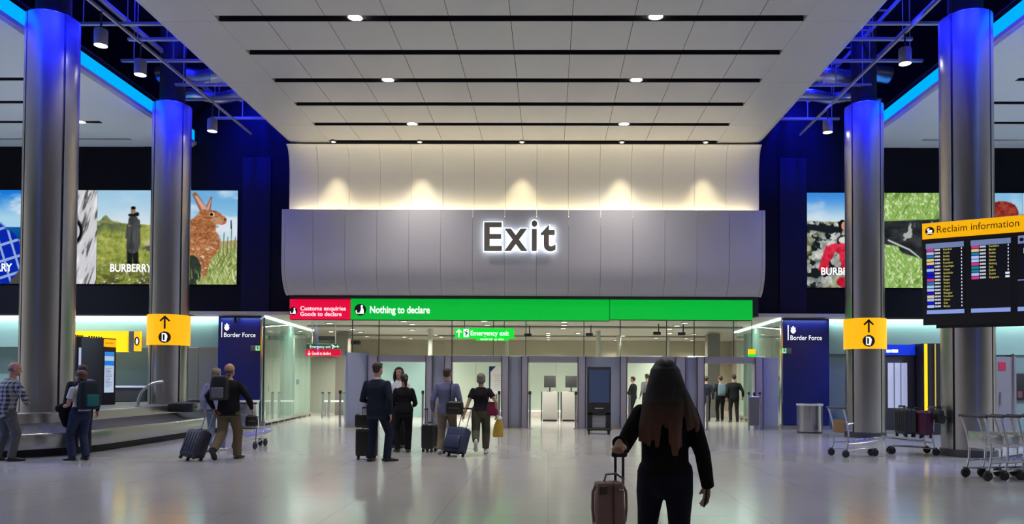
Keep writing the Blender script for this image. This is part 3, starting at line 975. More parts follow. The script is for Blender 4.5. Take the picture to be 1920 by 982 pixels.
# ---- hanging emergency exit signs
def hang_sign(name, label, y, x0, y1, x1, y0, faces, rods, ztop, group=None):
    p, q = at(x0, y0, y), at(x1, y1, y)
    t = thing(name, label, 'sign', ((p.x+q.x)/2, y, p.z), group=group)
    return t, p, q
t, p, q = hang_sign('emergency_exit_sign', 'bright green hanging sign reading Emergency exit with up arrow', 22.95, 853, 615.5, 963.5, 634, None, None, 3.4)
b = MB(); box_between(b, p, q, 22.95, .08, bev=.01); b.build('lit_face', M_greenhi, t, smooth=0)
for px in (871, 945.5):
    a = at(px, 614, 22.98); b = MB(); b.cyl((a.x, 22.98, a.z - .02), (a.x, 22.98, at(px, 597, 22.98).z), .012, n=8); b.build('hanger_rod', M_dsteel, t)
yl = 22.944
a, c = at(882.5, 628.5, yl), at(954.5, 620, yl)
lettering('lettering', 'Emergency exit', a, U, W_, c.x - a.x, c.z - a.z, M_whiteink, t, bold=.014)
c = at(860.5, 624.3, yl); b = MB(); b.prism(arc_arrow(.25), c, U, W_, .004); b.build('arrow', M_whiteink, t, smooth=0)
a, c = at(869, 631.5, yl), at(879, 617, yl)
b = MB(); b.prism([(0, 0), (c.x-a.x, 0), (c.x-a.x, c.z-a.z), (0, c.z-a.z)], a, U, W_, .003); b.build('pictogram_panel', M_whiteink, t, smooth=0)
b = MB(); o = V((a.x + .085, yl - .006, a.z + .11)); k = 1.5
b.prism([(x*k, z*k) for x, z in [(-.02, -.05), (.0, -.05), (.02, 0), (.04, -.03), (.05, -.015), (.015, .03), (-.03, .045), (-.045, .03), (-.01, .01)]], o, U, W_, .003)
b.prism(disc(10, .022, .02, .085), o, U, W_, .003)
b.build('running_figure', mat('sign_green_ink', (.0, .25, .06), .5), t, smooth=0)
# second one further inside, half hidden by the first
t, p, q = hang_sign('emergency_exit_sign', 'further green hanging sign peeping out below the nearer Emergency exit sign', 28, 893, 625, 953, 638.6, None, None, 3.4)
b = MB(); box_between(b, p, q, 28, .08, bev=.01); b.build('lit_face', M_greenhi, t, smooth=0)
a, c = at(901, 637, 27.994), at(945, 632.5, 27.994)
lettering('lettering', 'Emergency exit', a, U, W_, c.x - a.x, c.z - a.z, M_whiteink, t, bold=.014)
for px in (900, 946):
    a = at(px, 625, 28.04); b = MB(); b.cyl((a.x, 28.04, a.z - .05), (a.x, 28.04, IZ), .01, n=8); b.build('hanger_rod', M_dsteel, t)
# red channel hanging pair
t, p, q = hang_sign('channel_sign', 'hanging pair of green Emergency exit and red Goods to declare signs', 26, 573, 644, 638.5, 667, None, None, 3.4)
pr, qr = at(573, 667, 26), at(638.5, 654.5, 26)
b = MB(); box_between(b, pr, qr, 26, .07, bev=.01); b.build('red_panel', M_red, t, smooth=0)['label'] = 'red lit lower panel'
pg, qg = at(575, 654, 26), at(636.5, 644.5, 26)
b = MB(); box_between(b, pg, qg, 26, .07, bev=.01); b.build('green_panel', M_darkgreen, t, smooth=0)['label'] = 'dark green upper panel'
yl = 25.99
a, c = at(584.5, 664.6, yl), at(620.5, 659.3, yl); lettering('lettering', 'Goods to declare', a, U, W_, c.x - a.x, c.z - a.z, M_whiteink, t, bold=.014)
a, c = at(581, 652.3, yl), at(620, 647, yl); lettering('lettering', 'Emergency exit', a, U, W_, c.x - a.x, c.z - a.z, M_whiteink, t, bold=.008)
c = at(579.5, 661.7, yl); b = MB(); b.prism([(x*.16, -z*.16) for x, z in arc_arrow(1)], c, U, W_, .004); b.build('arrow', M_whiteink, t, smooth=0)
c = at(631.5, 649.5, yl); b = MB(); b.prism([(z*.15, x*.15) for x, z in arc_arrow(1)], c, U, W_, .004)
b.prism([(x*1.6 - .13, z*1.6) for x, z in [(-.02, -.05), (.0, -.05), (.02, 0), (.04, -.03), (.05, -.015), (.015, .03), (-.03, .045), (-.045, .03), (-.01, .01)]], c, U, W_, .004)
b.build('arrow_and_figure', M_whiteink, t, smooth=0)
for px in (585, 629):
    a = at(px, 645, 26.03); b = MB(); b.cyl((a.x, 26.03, a.z - .02), (a.x, 26.03, IZ), .016, n=8); b.build('hanger_rod', mat('white_rod', (.7, .7, .66), .4), t)
# small yellow and green sign at the right
p, q = at(1403, 668, 25), at(1416, 654, 25)
t = thing('channel_sign', 'small yellow over green sign near the right corridor glass', 'sign', (p.x, 25, p.z))
b = MB(); m_ = (p.z*.3 + q.z*.7*0 + q.z*.7); b.box(((p.x+q.x)/2, 25, (q.z + p.z)/2 + .035), (q.x-p.x, .06, (q.z-p.z)*.68)); b.build('yellow_panel', M_brightyellow, t, smooth=0)['label'] = 'yellow upper panel'
b = MB(); b.box(((p.x+q.x)/2, 25, p.z + .035), (q.x-p.x, .06, .07)); b.build('green_panel', M_greenhi, t, smooth=0)['label'] = 'green lower strip'
b = MB(); b.cyl(((p.x+q.x)/2, 25.0, q.z - .05), ((p.x+q.x)/2, 25.0, IZ), .012, n=8); b.build('hanger_rod', M_dsteel, t)

# ---- yellow gate sign on the left wall
p, q = at(60, 659, 23.5), at(240, 621, 23.5)
t = thing('wall_sign', 'long plain bright yellow lit sign on the left teal wall', 'sign', (p.x, 23.5, p.z))
b = MB(); box_between(b, p, q, 23.48, .12); b.build('lit_face', M_brightyellow, t, smooth=0)
a, c = at(241, 659, 23.5), at(251, 621, 23.5)
b = MB(); box_between(b, a, c, 23.5, .12); b.build('end_cap', mat('grey_end_cap', (.13, .13, .14), .5), t, smooth=0)
p, q = at(251.5, 658, 23.5), at(263.5, 621, 23.5)
t = thing('wall_sign', 'small yellow sign with a round black symbol beside the long yellow sign', 'sign', (p.x, 23.5, p.z))
b = MB(); box_between(b, p, q, 23.48, .1); b.build('lit_face', M_yellow, t, smooth=0)
c = V(((p.x+q.x)/2, 23.475, (p.z+q.z)/2))
b = MB(); b.prism([(x*.6, z) for x, z in disc(30, .14)], c, U, W_, .004); b.build('symbol_disc', M_ink, t, smooth=0)
b = MB(); b.prism([(-.02, -.09), (.02, -.1), (.045, .0), (.02, .08), (-.005, .1), (-.03, .02)], c + V((0, -.008, 0)), U, W_, .004); b.build('walker_symbol', M_whiteink, t, smooth=0)

# ================================================================= LIT POSTERS
M_pic = attr_emission('poster_light', .85)
def sky(U, W, A, top, bot, h=.4, seed=1, cloud=.7):
    img = np.zeros(U.shape + (3,)); f = sstep(h, 1, W)[..., None]
    img[:] = np.array(bot)*(1-f) + np.array(top)*f
    c = sstep(.45, .75, fbm(U, W, (3, 6), seed))*cloud
    return mixc(img, (.93, .96, 1), c)
def grass(U, W, seed, base=(.45, .55, .22), tip=(.80, .86, .55), dark=(.20, .28, .10), sc=(70, 16)):
    n = fbm(U + W*.35, W, sc, seed); m = fbm(U - W*.5, W, (50, 14), seed + 9)
    img = np.zeros(U.shape + (3,)); img[:] = base
    img = mixc(img, tip, sstep(.5, .72, n)); img = mixc(img, dark, sstep(.56, .72, m)*.7)
    return img
def pic_man(U, W, A):
    img = sky(U, W, A, (.66, .84, .95), (.95, .975, .98), .45, 3, .25)
    ridge = .655 + .075*np.exp(-((U-.09)/.055)**2) + .02*np.exp(-((U-.20)/.05)**2) - .05*U + .012*fbm(U, W*0, (24, 1), 5)
    hill = 1-sstep(-.005, .005, W-ridge)
    n = fbm(U + .4*W, W, (14, 26), 11); n2 = fbm(U, W, (60, 40), 12)
    g = np.stack([.60+.34*(n-.5)+.3*(n2-.5), .64+.26*(n-.5)+.3*(n2-.5), .30+.2*(n-.5)+.2*(n2-.5)], -1)
    g = mixc(g, (.36, .42, .30), sstep(.10, -.02, ridge-W-.08)*sstep(.40, .12, U))
    g = mixc(g, (.82, .80, .45), sstep(.5, .75, fbm(U+W, W, (5, 9), 14))*sstep(.25, .4, W)*.7)
    g = mixc(g, (.30, .30, .16), sstep(.30, .02, W)*sstep(.35, .6, n)*.85)
    g = mixc(g, (.85, .85, .78), sstep(.70, .74, fbm(U, W, (34, 40), 15))*sstep(.28, .1, W))
    img = mixc(img, g, hill)
    img = mixc(img, (.80, .78, .70), capm(U, W, (.52, .43), (.70, .47), .02, .05)*.6)
    img = mixc(img, (.34, .34, .33), capm(U, W, (.48, .36), (.74, .43), .02, .045)*sstep(.3, .5, fbm(U, W, (25, 25), 6)))
    n = fbm(U, W, (46, 10), 8)
    img = mixc(img, (.12, .13, .13), np.maximum(capm(U, W, (.355, .36), (.355, .235), .034, .028), capm(U, W, (.41, .36), (.42, .235), .034, .028)))
    coat = np.maximum.reduce([capm(U, W, (.385, .68), (.385, .40), .052, .072), capm(U, W, (.335, .62), (.335, .50), .022, .03), capm(U, W, (.435, .67), (.44, .42), .022, .026)])
    img = img*(1-coat[..., None]) + (np.stack([.17+.26*n, .18+.26*n, .185+.25*n], -1))*coat[..., None]
    img = mixc(img, (.30, .31, .31), capm(U, W, (.34, .62), (.45, .615), .016, .022)); img = mixc(img, (.55, .45, .38), ellm(U, W, .342, .622, .014, .012))
    img = mixc(img, (.10, .10, .11), capm(U, W, (.345, .735), (.425, .745), .014, .022))
    img = mixc(img, (.62, .48, .40), ellm(U, W, .382, .782, .026, .034)); img = mixc(img, (.10, .09, .09), ellm(U, W, .384, .812, .027, .018))
    return mixc(img, (.08, .08, .08), np.maximum(ellm(U, W, .35, .225, .034, .012), ellm(U, W, .425, .225, .034, .012)))
def pic_rabbit(U, W, A):
    img = sky(U, W, A, (.45, .72, .92), (.80, .93, .98), .4, 21, .9)
    hz = .44 + .10*(U-.4)
    g = grass(U, W, 31, (.60, .66, .36), (.90, .91, .70), (.36, .44, .20), (90, 22))
    img = mixc(img, (.74, .66, .45), (1-sstep(-.012, .012, W-hz))); img = mixc(img, g, (1-sstep(-.10, .0, W-hz)))
    for x, h_ in ((.68, .60), (.60, .55), (.72, .50), (.55, .47), (.64, .50)):
        img = mixc(img, (.28, .33, .26), capm(U, W, (x, .3), (x+.008, h_), .002, .004, .003))
    img = mixc(img, (.13, .20, .36), capm(U, W, (.683, .60), (.680, .68), .008, .006, .004))
    body = np.maximum.reduce([ellm(U, W, .33, .44, .24, .20), ellm(U, W, .36, .60, .16, .12), capm(U, W, (.40, .45), (.385, .08), .12, .03), capm(U, W, (.30, .35), (.33, .10), .12, .04)])
    head = np.maximum.reduce([ellm(U, W, .48, .715, .125, .075, -.25), ellm(U, W, .575, .685, .06, .05, -.3), capm(U, W, (.40, .72), (.34, .60), .08, .12)])
    ears = np.maximum(capm(U, W, (.40, .77), (.29, .955), .045, .026), capm(U, W, (.425, .78), (.465, .925), .034, .010))
    fur = fbm(U, W, (60, 80), 41); f2 = fbm(U, W, (12, 14), 44)
    col = np.stack([.70+.42*(fur-.5)+.22*(f2-.5), .45+.44*(fur-.5)+.2*(f2-.5), .29+.40*(fur-.5)+.16*(f2-.5)], -1)
    m = np.maximum(body, head)
    img = mixc(img, (.60, .40, .32), ears); img = mixc(img, (.88, .68, .62), np.maximum(capm(U, W, (.395, .80), (.305, .935), .026, .012), capm(U, W, (.428, .80), (.460, .90), .014, .004)))
    img = img*(1-m[..., None]) + col*m[..., None]
    img = mixc(img, (.95, .88, .78), m*sstep(.60, .70, fbm(U + .5*W, W, (26, 40), 52))*sstep(.56, .35, W)*.85)
    img = mixc(img, (.85, .72, .60), ellm(U, W, .53, .675, .07, .035, -.3)*.45)
    img = mixc(img, (.92, .82, .70), ellm(U, W, .475, .745, .030, .022)); img = mixc(img, (.08, .05, .04), ellm(U, W, .470, .745, .020, .016))
    img = mixc(img, (.45, .24, .16), ellm(U, W, .615, .69, .016, .014)); img = mixc(img, (.50, .28, .18), capm(U, W, (.36, .62), (.54, .615), .004, .008)*.6)
    img = mixc(img, (.14, .20, .18), ellm(U, W, .27, .14, .10, .17)*.9)
    fr = sstep(.52, .66, fbm(U+W*.2, W, (70, 12), 61))*(1-sstep(.05, .20, W))
    return mixc(img, (.70, .80, .48), fr)
def pic_fur(U, W, A):
    n = fbm(U*1.5 - W*.5, W*.6+U*.4, (26, 8), 71); img = np.zeros(U.shape+(3,))
    img[:] = (.86, .86, .88); img = mixc(img, (.40, .38, .38), sstep(.50, .68, n)); img = mixc(img, (.97, .97, .99), sstep(.35, .2, n))
    r = np.hypot((U-.50)/.11, (W-.56)/.16)
    img = mixc(img, (.05, .05, .06), 1-sstep(.75, 1.0, r)); img = mixc(img, (.80, .83, .86), (1-sstep(.55, .62, r))); img = mixc(img, (.08, .08, .10), (1-sstep(.30, .36, r)))
    return img
def pic_sea(U, W, A):
    img = sky(U, W, A, (.10, .50, .90), (.70, .88, .98), .68, 81, .9)
    img = mixc(img, (.05, .36, .66), 1-sstep(.60, .61, W)); img = mixc(img, (.02, .25, .50), (1-sstep(.44, .60, W))*.6)
    img = mixc(img, (.70, .60, .35), (1-sstep(.45, .47, W - .02*fbm(U, W, (10, 1), 5)))*sstep(.4, .6, U)); img = mixc(img, (.30, .30, .30), 1-sstep(.26, .3, W))
    m = np.maximum.reduce([ellm(U, W, .38, .25, .24, .42), ellm(U, W, .50, .30, .20, .28)])
    img = mixc(img, (.04, .16, .72), m)
    a = np.abs(((U*.95+W*.3)*8) % 1 - .5) < .09; b_ = np.abs(((W*.95-U*.3)*6) % 1 - .5) < .08
    img = mixc(img, (.75, .85, .98), m*np.clip(a+b_*1.0, 0, 1)*.8)
    img = mixc(img, (.75, .55, .45), ellm(U, W, .35, .74, .07, .09)); img = mixc(img, (.10, .09, .10), ellm(U, W, .34, .80, .085, .06))
    return img
def pic_red(U, W, A):
    img = sky(U, W, A, (.25, .58, .92), (.86, .95, .98), .66, 91, .6)
    rk = .68 + .03*fbm(U, W*0, (8, 1), 93)
    n = fbm(U, W, (22, 18), 95); n2 = fbm(U+.3*W, W, (16, 22), 97)
    rock = np.stack([.62+.9*(n-.5), .64+.88*(n-.5), .62+.82*(n-.5)], -1); rock = mixc(rock, (.10, .13, .14), sstep(.52, .60, n2)); rock = mixc(rock, (.70, .70, .50), sstep(.55, .7, fbm(U, W, (9, 7), 99))*.55)
    dk = np.maximum(capm(U, W, (.02, .64), (.25, .60), .03, .035), capm(U, W, (.25, .60), (.40, .63), .03, .02)); rock = mixc(rock, (.10, .13, .16), dk)
    img = mixc(img, rock, 1-sstep(-.01, .01, W-rk))
    red = np.maximum.reduce([capm(U, W, (.24, .40), (.17, .20), .055, .05), capm(U, W, (.26, .42), (.46, .42), .04, .07), capm(U, W, (.40, .40), (.44, .25), .07, .10), capm(U, W, (.36, .06), (.46, .03), .05, .06)])
    red = red*(1-ellm(U, W, .29, .25, .065, .055))
    img = img*(1-red[..., None]) + np.stack([.82+.5*(n-.5), .14+.3*(n-.5), .24+.3*(n-.5)], -1)*red[..., None]
    img = mixc(img, (.10, .10, .10), capm(U, W, (.345, .60), (.33, .48), .022, .02)); img = mixc(img, (.88, .90, .90), np.maximum(capm(U, W, (.36, .50), (.45, .49), .03, .035), capm(U, W, (.22, .45), (.33, .56), .012, .02)*.8))
    img = mixc(img, (.10, .07, .06), ellm(U, W, .370, .66, .040, .055)); return mixc(img, (.80, .62, .52), ellm(U, W, .388, .65, .030, .045))
def pic_grass(U, W, A):
    img = grass(U, W, 101, (.58, .74, .38), (.88, .95, .72), (.36, .50, .20), (70, 34))
    n = fbm(U, W, (12, 22), 105)
    m = np.maximum.reduce([capm(U, W, (.02, .58), (.55, .56), .12, .16), capm(U, W, (.40, .60), (.80, .74), .07, .03), capm(U, W, (.30, .45), (.55, .33), .10, .05)])
    img = img*(1-m[..., None]) + np.stack([.07+.22*n, .08+.22*n, .09+.22*n], -1)*m[..., None]
    img = mixc(img, (.85, .88, .86), m*sstep(.62, .7, fbm(U*1.2, W, (9, 9), 108))*.8)
    img = mixc(img, (.88, .92, .90), np.maximum(capm(U, W, (.10, .50), (.32, .40), .008, .008), capm(U, W, (.32, .40), (.42, .32), .008, .006)))
    img = mixc(img, (.93, .95, .95), capm(U, W, (.63, .66), (.70, .76), .012, .015))
    return img
def pic_redhair(U, W, A):
    img = sky(U, W, A, (.55, .78, .93), (.85, .93, .98), .3, 111, .4)
    r = np.hypot((U-.53)/.19, (W-.80)/.125) + .25*(fbm(U, W, (18, 18), 115)-.5)
    n = fbm(U, W, (30, 30), 117); m = 1-sstep(.85, .95, r)
    img = mixc(img, (.90, .80, .72), ellm(U, W, .50, .66, .13, .14))
    img = img*(1-m[..., None]) + np.stack([.55+.4*(n-.4), .18+.35*(n-.4), .14+.3*(n-.4)], -1)*m[..., None]
    img = mixc(img, (.25, .32, .35), 1-sstep(.30, .38, W)); return img
YP = 23.38
zb, zt_ = at(445, 533.5, YP).z, at(445, 357, YP).z
PWD = 2.235
def poster(x0, fn, label, text=None, zoff=0, ph=None):
    t = thing('lit_poster', label, 'poster', (x0 + PWD/2, YP, zb + zoff), group='lit fashion posters')
    b = MB(); b.box((x0 + PWD/2, YP + .03, (zb+zt_)/2 + zoff), (PWD, .06, zt_-zb)); b.build('lightbox', M_black, t, smooth=0)
    picture('picture', (x0 + .004, YP - .004, zb + .004 + zoff), (1, 0, 0), (0, 0, 1), PWD - .008, zt_ - zb - .008, fn, t, M_pic)
    if text:
        x, z, wd, h = text
        lettering('lettering', 'BURBERRY', (x, YP - .009, z), U, W_, wd, h, M_whiteink, t, bold=.02)
    return t
xr = at(445, 450, YP).x
zl = at(240, 509, YP)
xt = at(206.7, 509, YP).x
poster(xr - PWD, pic_rabbit, 'lit poster of a brown rabbit in long grass, rightmost on the left wall')
poster(xr - 2*PWD, pic_man, 'lit poster of a person in a dark coat on a green hillside', (xt, zl.z, 1.34, .235))
poster(xr - 3*PWD, pic_fur, 'lit poster of white shaggy fur seen behind the near left column')
poster(xr - 4*PWD, pic_sea, 'lit poster of a blue checked coat by the sea, at far left', (xt - 2*PWD, zl.z, 1.34, .235))
xr = at(1513, 450, YP).x
dz = at(1513, 540, YP).z - zb
dz = (dz + at(1513, 360, YP).z - zt_)/2
x2 = at(1539.5, 515, YP)
poster(xr, pic_red, 'lit poster of a person in red among grey rocks, leftmost on the right wall', (x2.x, x2.z, 1.34, .22), dz)
poster(xr + PWD, pic_grass, 'lit poster of a black garment lying on green grass', None, dz)
poster(xr + 2*PWD, pic_redhair, 'lit poster of curly red hair against pale sky, at far right', (x2.x + 2*PWD, x2.z, 1.34, .22), dz)
poster(xr + 3*PWD, lambda U, W, A: mixc(sky(U, W, A, (.55, .78, .93), (.85, .93, .98), .3, 131, .4), (.30, .38, .30), 1-sstep(.28, .34, W)), 'lit poster of pale sky over dark green land, beyond the red hair poster', None, dz)

# ================================================================= CEILING LAMPS
def downlight(p, r, energy, label, group, z_in=.02, color=(1, .95, .86), angle=120, mlamp=M_lamp):
    t = thing('downlight', label, 'ceiling light', p, group=group)
    b = MB(); b.lathe([(r*1.18, .03), (r*1.18, -.02), (r*.98, -.02), (r*.96, .03)], p, 28); b.build('rim', M_plinth, t)
    b = MB(); b.cyl(p + V((0, 0, -.012)), p + V((0, 0, .05)), r*.97, n=28); b.build('lamp', mlamp, t)
    if energy:
        light('downlight_beam', 'SPOT', p + V((0, 0, -.05)), energy, color, target=p + V((0, 0, -3)), size=r, angle=angle, blend=.9, parent=t)
    return t
names = ['nearest', 'middle', 'farthest']
for i, (pl, pr_) in enumerate((((666, 31.5), (1229.5, 29.5)), ((727.5, 148.5), (1193, 148.5)), ((773, 231.5), (1170, 231.5)))):
    for (px, py), s in ((pl, 'left'), (pr_, 'right')):
        p = atz(px, py, CZ + .03)
        downlight(p, .14, 620, 'round white downlight in the %s lit ceiling slot, %s one of its pair' % (names[i], s), 'downlights in the big ceiling slots')
# further lamps of the same rows over the viewer (the hall goes on behind the camera)
for y in (12.2, 9.1):
    for x in (-3.6, 2.1):
        light('hall_downlight', 'SPOT', (x, y, CZ - .05), 420, (1, .95, .88), target=(x, y, 0), size=.12, angle=120, blend=.9)
# bulkhead wall-washers sitting in the last slot
spots = [629, 789, 979, 1165, 1321]
for i, px in enumerate(spots):
    p = atz(px, 266, CZ + .02); p = V((p.x, 22.25, CZ - .03))
    t = thing('wall_washer', '%s of five small spotlights along the top of the curved wall' % ('first from the left', 'second from the left', 'third from the left', 'fourth from the left', 'fifth from the left')[i], 'spotlight', p, group='wall washer spotlights')
    b = MB(); b.cyl(p + V((0, -.06, -.02)), p + V((0, -.06, .10)), .09, n=20); b.build('housing', mat('washer_grey', (.16, .15, .13), .5), t)
    b = MB(); b.cyl(p + V((0, -.06, -.028)), p + V((0, -.06, -.018)), .06, n=20); b.build('lens', emis('washer_lens', (1, .9, .6), 3), t)
    light('washer_beam', 'SPOT', p + V((0, -.13, -.06)), 300, WARM, target=p + V((0, -.05, -3)), size=.05, angle=56, blend=.75, parent=t)
light('slot_wash', 'AREA', (XC, 22.25, CZ - .06), 26, WARM, target=(XC, 22.5, 7.9), size=13.6, size_y=.06)
# slot lamp of the left side bay, then added fill lamps
p = atz(153, 227.5, 8.88); downlight(p, .1, 120, 'round downlight in a slot of the left side ceiling', None)
for x, y in ((-17, 19.5), (-17, 15), (-17, 11), (15.5, 19.5), (15.5, 15), (15.5, 11)):
    light('bay_bounce_fill', 'SPOT', (x, y, 8.8), 3000, (.72, .86, 1), target=(x, y, 0), size=.12, angle=125, blend=.9)  # unseen lamps, added so light bounced off the floor brightens the bay ceilings
# cylinder pendants on their tracks
def pendant(p, label):
    t = thing('pendant_lamp', label, 'pendant lamp', p, group='cylinder pendants under the service voids')
    b = MB(); b.lathe([(.125, -.02), (.13, .0), (.13, .30), (.12, .32), (.0, .32)], p, 28); b.build('shade', mat('pendant_grey', (.30, .30, .36), .4, .3), t)
    b = MB(); b.cyl(p + V((0, 0, -.012)), p + V((0, 0, .02)), .118, n=28); b.build('lamp', M_lamp, t)
    b = MB(); b.cyl(p + V((0, 0, .3)), V((p.x, p.y, 9.10)), .02, n=8); b.build('stem', M_dsteel, t)
    light('pendant_beam', 'SPOT', p + V((0, 0, -.05)), 170, (1, .97, .92), target=p + V((0, 0, -3)), size=.1, angle=110, blend=.9, parent=t)
XPL, XPR = XC - 8.52, XC + 8.52
for px, py, lab in ((189, 84, 'cylinder pendant lamp nearest on the left track, beside the near column'), (263, 139, 'second cylinder pendant lamp along the left track'), (398, 245, 'farthest cylinder pendant lamp on the left track')):
    d = ray(px, py); k = XPL/d.x; pendant(cam.location + d*k, lab)
for px, py, lab in ((1697, 118, 'nearer cylinder pendant lamp on the right track'), (1552, 247, 'farther cylinder pendant lamp on the right track')):
    d = ray(px, py); k = XPR/d.x; pendant(cam.location + d*k, lab)
zpend = 9.12
for x, s in ((XPL, 'left'), (XPR, 'right')):
    b = MB(); b.box((x, 13, zpend), (.05, 20, .06))
    tag(b.build('lighting_track', mat('track_grey', (.45, .45, .5), .4, .5), smooth=0), 'straight grey lighting track running along the %s service void' % s, 'lighting track', 'lighting tracks')

# ================================================================= SERVICES IN THE BLUE VOIDS
M_strut = mat('galvanised_strut', (.42, .42, .46), .45, .6)
M_duct = mat('silver_duct', (.55, .55, .56), .3, .9)
for s, sg in (('left', -1), ('right', 1)):
    xa, xb = XC + sg*7.6, XC + sg*10.3
    ords = ['nearest', 'second', 'third', 'fourth', 'fifth', 'sixth', 'seventh', 'farthest']
    for i, (y, z) in enumerate(((13.6, 9.9), (15.4, 9.75), (16.9, 9.65), (17.9, 9.75), (19.0, 9.7), (20.2, 9.55), (21.4, 9.6), (22.4, 9.4))):
        t = thing('service_strut', '%s galvanised cross strut in the %s service void' % (ords[i], s), 'strut', ((xa+xb)/2, y, z), group='cross struts in the %s void' % s)
        b = MB(); x1 = xb if i % 2 == 0 else xa + sg*1.9
        b.box(((xa+x1)/2, y, z), (abs(x1-xa), .09, .06)); b.build('channel', M_strut, t, smooth=0)
        for f in (.12, .5, .88):
            x = xa + (x1-xa)*f
            b = MB(); b.cyl((x, y, z), (x, y, 12.95), .012, n=6); b.build('hanger_rod', M_strut, t)
    for i, (x, z, r) in enumerate(((XC + sg*7.95, 10.15, .06), (XC + sg*8.25, 10.3, .045), (XC + sg*9.9, 10.5, .07))):
        b = MB(); b.cyl((x, 4, z), (x, 23.4, z), r, n=14)
        tag(b.build('service_pipe', M_strut), '%s pipe running along the %s service void' % (('inner thick', 'slim middle', 'outer thick')[i], s), 'pipe', 'pipes in the %s void' % s)
    for i, (y, z, r) in enumerate(((20.8, 10.05, .22), (21.9, 9.9, .16))):
        t = thing('ventilation_duct', '%s silver flexible duct crossing the %s service void' % (('nearer thick', 'farther thin')[i], s), 'duct', ((xa+xb)/2, y, z), group='silver ducts in the %s void' % s)
        b = MB(); n = 40; L = abs(xb-xa)
        P = [V((xa + (xb-xa)*k/n, y + .05*math.sin(k*.35), z + .05*math.sin(k*.22))) for k in range(n+1)]
        b.sweep(P, [r*(1 + .05*(k % 2)) for k in range(n+1)], n=18, cap='flat'); b.build('sleeve', M_duct, t)
        b = MB(); b.lathe([(r*1.06, -.03), (r*1.1, -.03), (r*1.1, .03), (r*1.06, .03)], (0, 0, 0), 24)
        b.xf(Matrix.Translation((xa + (xb-xa)*.3, y, z)) @ Matrix.Rotation(PI/2, 4, 'Y')); b.build('clamp', M_strut, t)
    b = MB()
    for k in range(14):
        b.box((XC + sg*9.0, 8 + k*1.05, 10.75), (.5, .04, .03))
    for e in (-.25, .25):
        b.box((XC + sg*9.0 + e, 14.5, 10.78), (.03, 16, .1))
    tag(b.build('cable_tray', M_strut, smooth=0), 'ladder cable tray high in the %s service void' % s, 'cable tray', 'cable trays')
    for y in (12, 16.5, 19.5, 22):
        light('void_blue', 'POINT', (XC + sg*8.9, y, 11.7), 230, BLUE, size=.15)

# ================================================================= CUSTOMS ZONE LAMPS AND CAMERAS
dl = [(618, 605), (640, 611), (661, 616.5), (676, 621.5), (621, 621), (688, 630), (757, 601.5), (773, 607), (808, 613), (773, 617.5), (807, 622), (817, 627), (827, 631), (758, 631), (770, 634),
      (908, 601), (913, 608.5), (1058, 602.5), (1058, 609), (1056, 615), (1028, 624), (1028, 628), (1028, 632), (1028, 636), (1084, 624), (1168, 629), (1159, 633), (1154, 637),
      (1284, 604.5), (1269, 610), (1255, 616), (1256, 624), (1230, 633), (1297, 637.5), (1286, 634), (1302, 626)]
for i, (px, py) in enumerate(dl):
    p = atz(px, py, IZ)
    if p.y > 37.3: continue
    downlight(V((p.x, p.y, IZ - .005)), .12, 380, 'small round downlight in the low ceiling behind the customs gates', 'downlights of the customs zone', color=(1, .94, .80), angle=140, mlamp=M_lamp2)
for i, (px, py) in enumerate(((993, 620), (1108, 619), (1235, 616), (1281, 617))):
    p = atz(px, py - 9, IZ); p.z = IZ
    t = thing('ceiling_camera', '%s black camera hanging under the low customs ceiling' % ('first from left', 'second from left', 'third from left', 'fourth from left')[i], 'camera', p, group='ceiling cameras')
    b = MB(); b.cyl(p, p + V((0, 0, -.28)), .02, n=8); b.build('stem', M_black, t)
    b = MB(); b.box(p + V((-.06, -.02, -.33)), (.26, .11, .11), bev=.02); b.build('body', M_black, t)
for px, lab in ((442.5, 'left'), (1441, 'right')):
    if lab == 'left':
        p = at(442, 598, YW - .12)
        t = thing('ceiling_camera', 'small black dome camera above the left blue panel', 'camera', p)
        b = MB(); b.cyl(p + V((0, 0, .04)), p + V((0, 0, -.05)), .07, n=16); b.build('mount', M_black, t)
        b = MB(); b.ell(p + V((0, 0, -.07)), .06); b.build('dome', M_black, t)
# dark ceiling recess boxes in the red channel
for px, py, w_, y, lab in ((613, 634, 1.0*.55, 28.5, 'nearer'), (663, 642, .55, 32, 'farther')):
    p = at(px, py, y)
    b = MB(); b.box((p.x, y, p.z), (w_, .3, .16), bev=.01); tag(b.build('ceiling_speaker', M_black, smooth=0), '%s black box under the ceiling of the red channel' % lab, 'speaker', 'black boxes in the red channel')
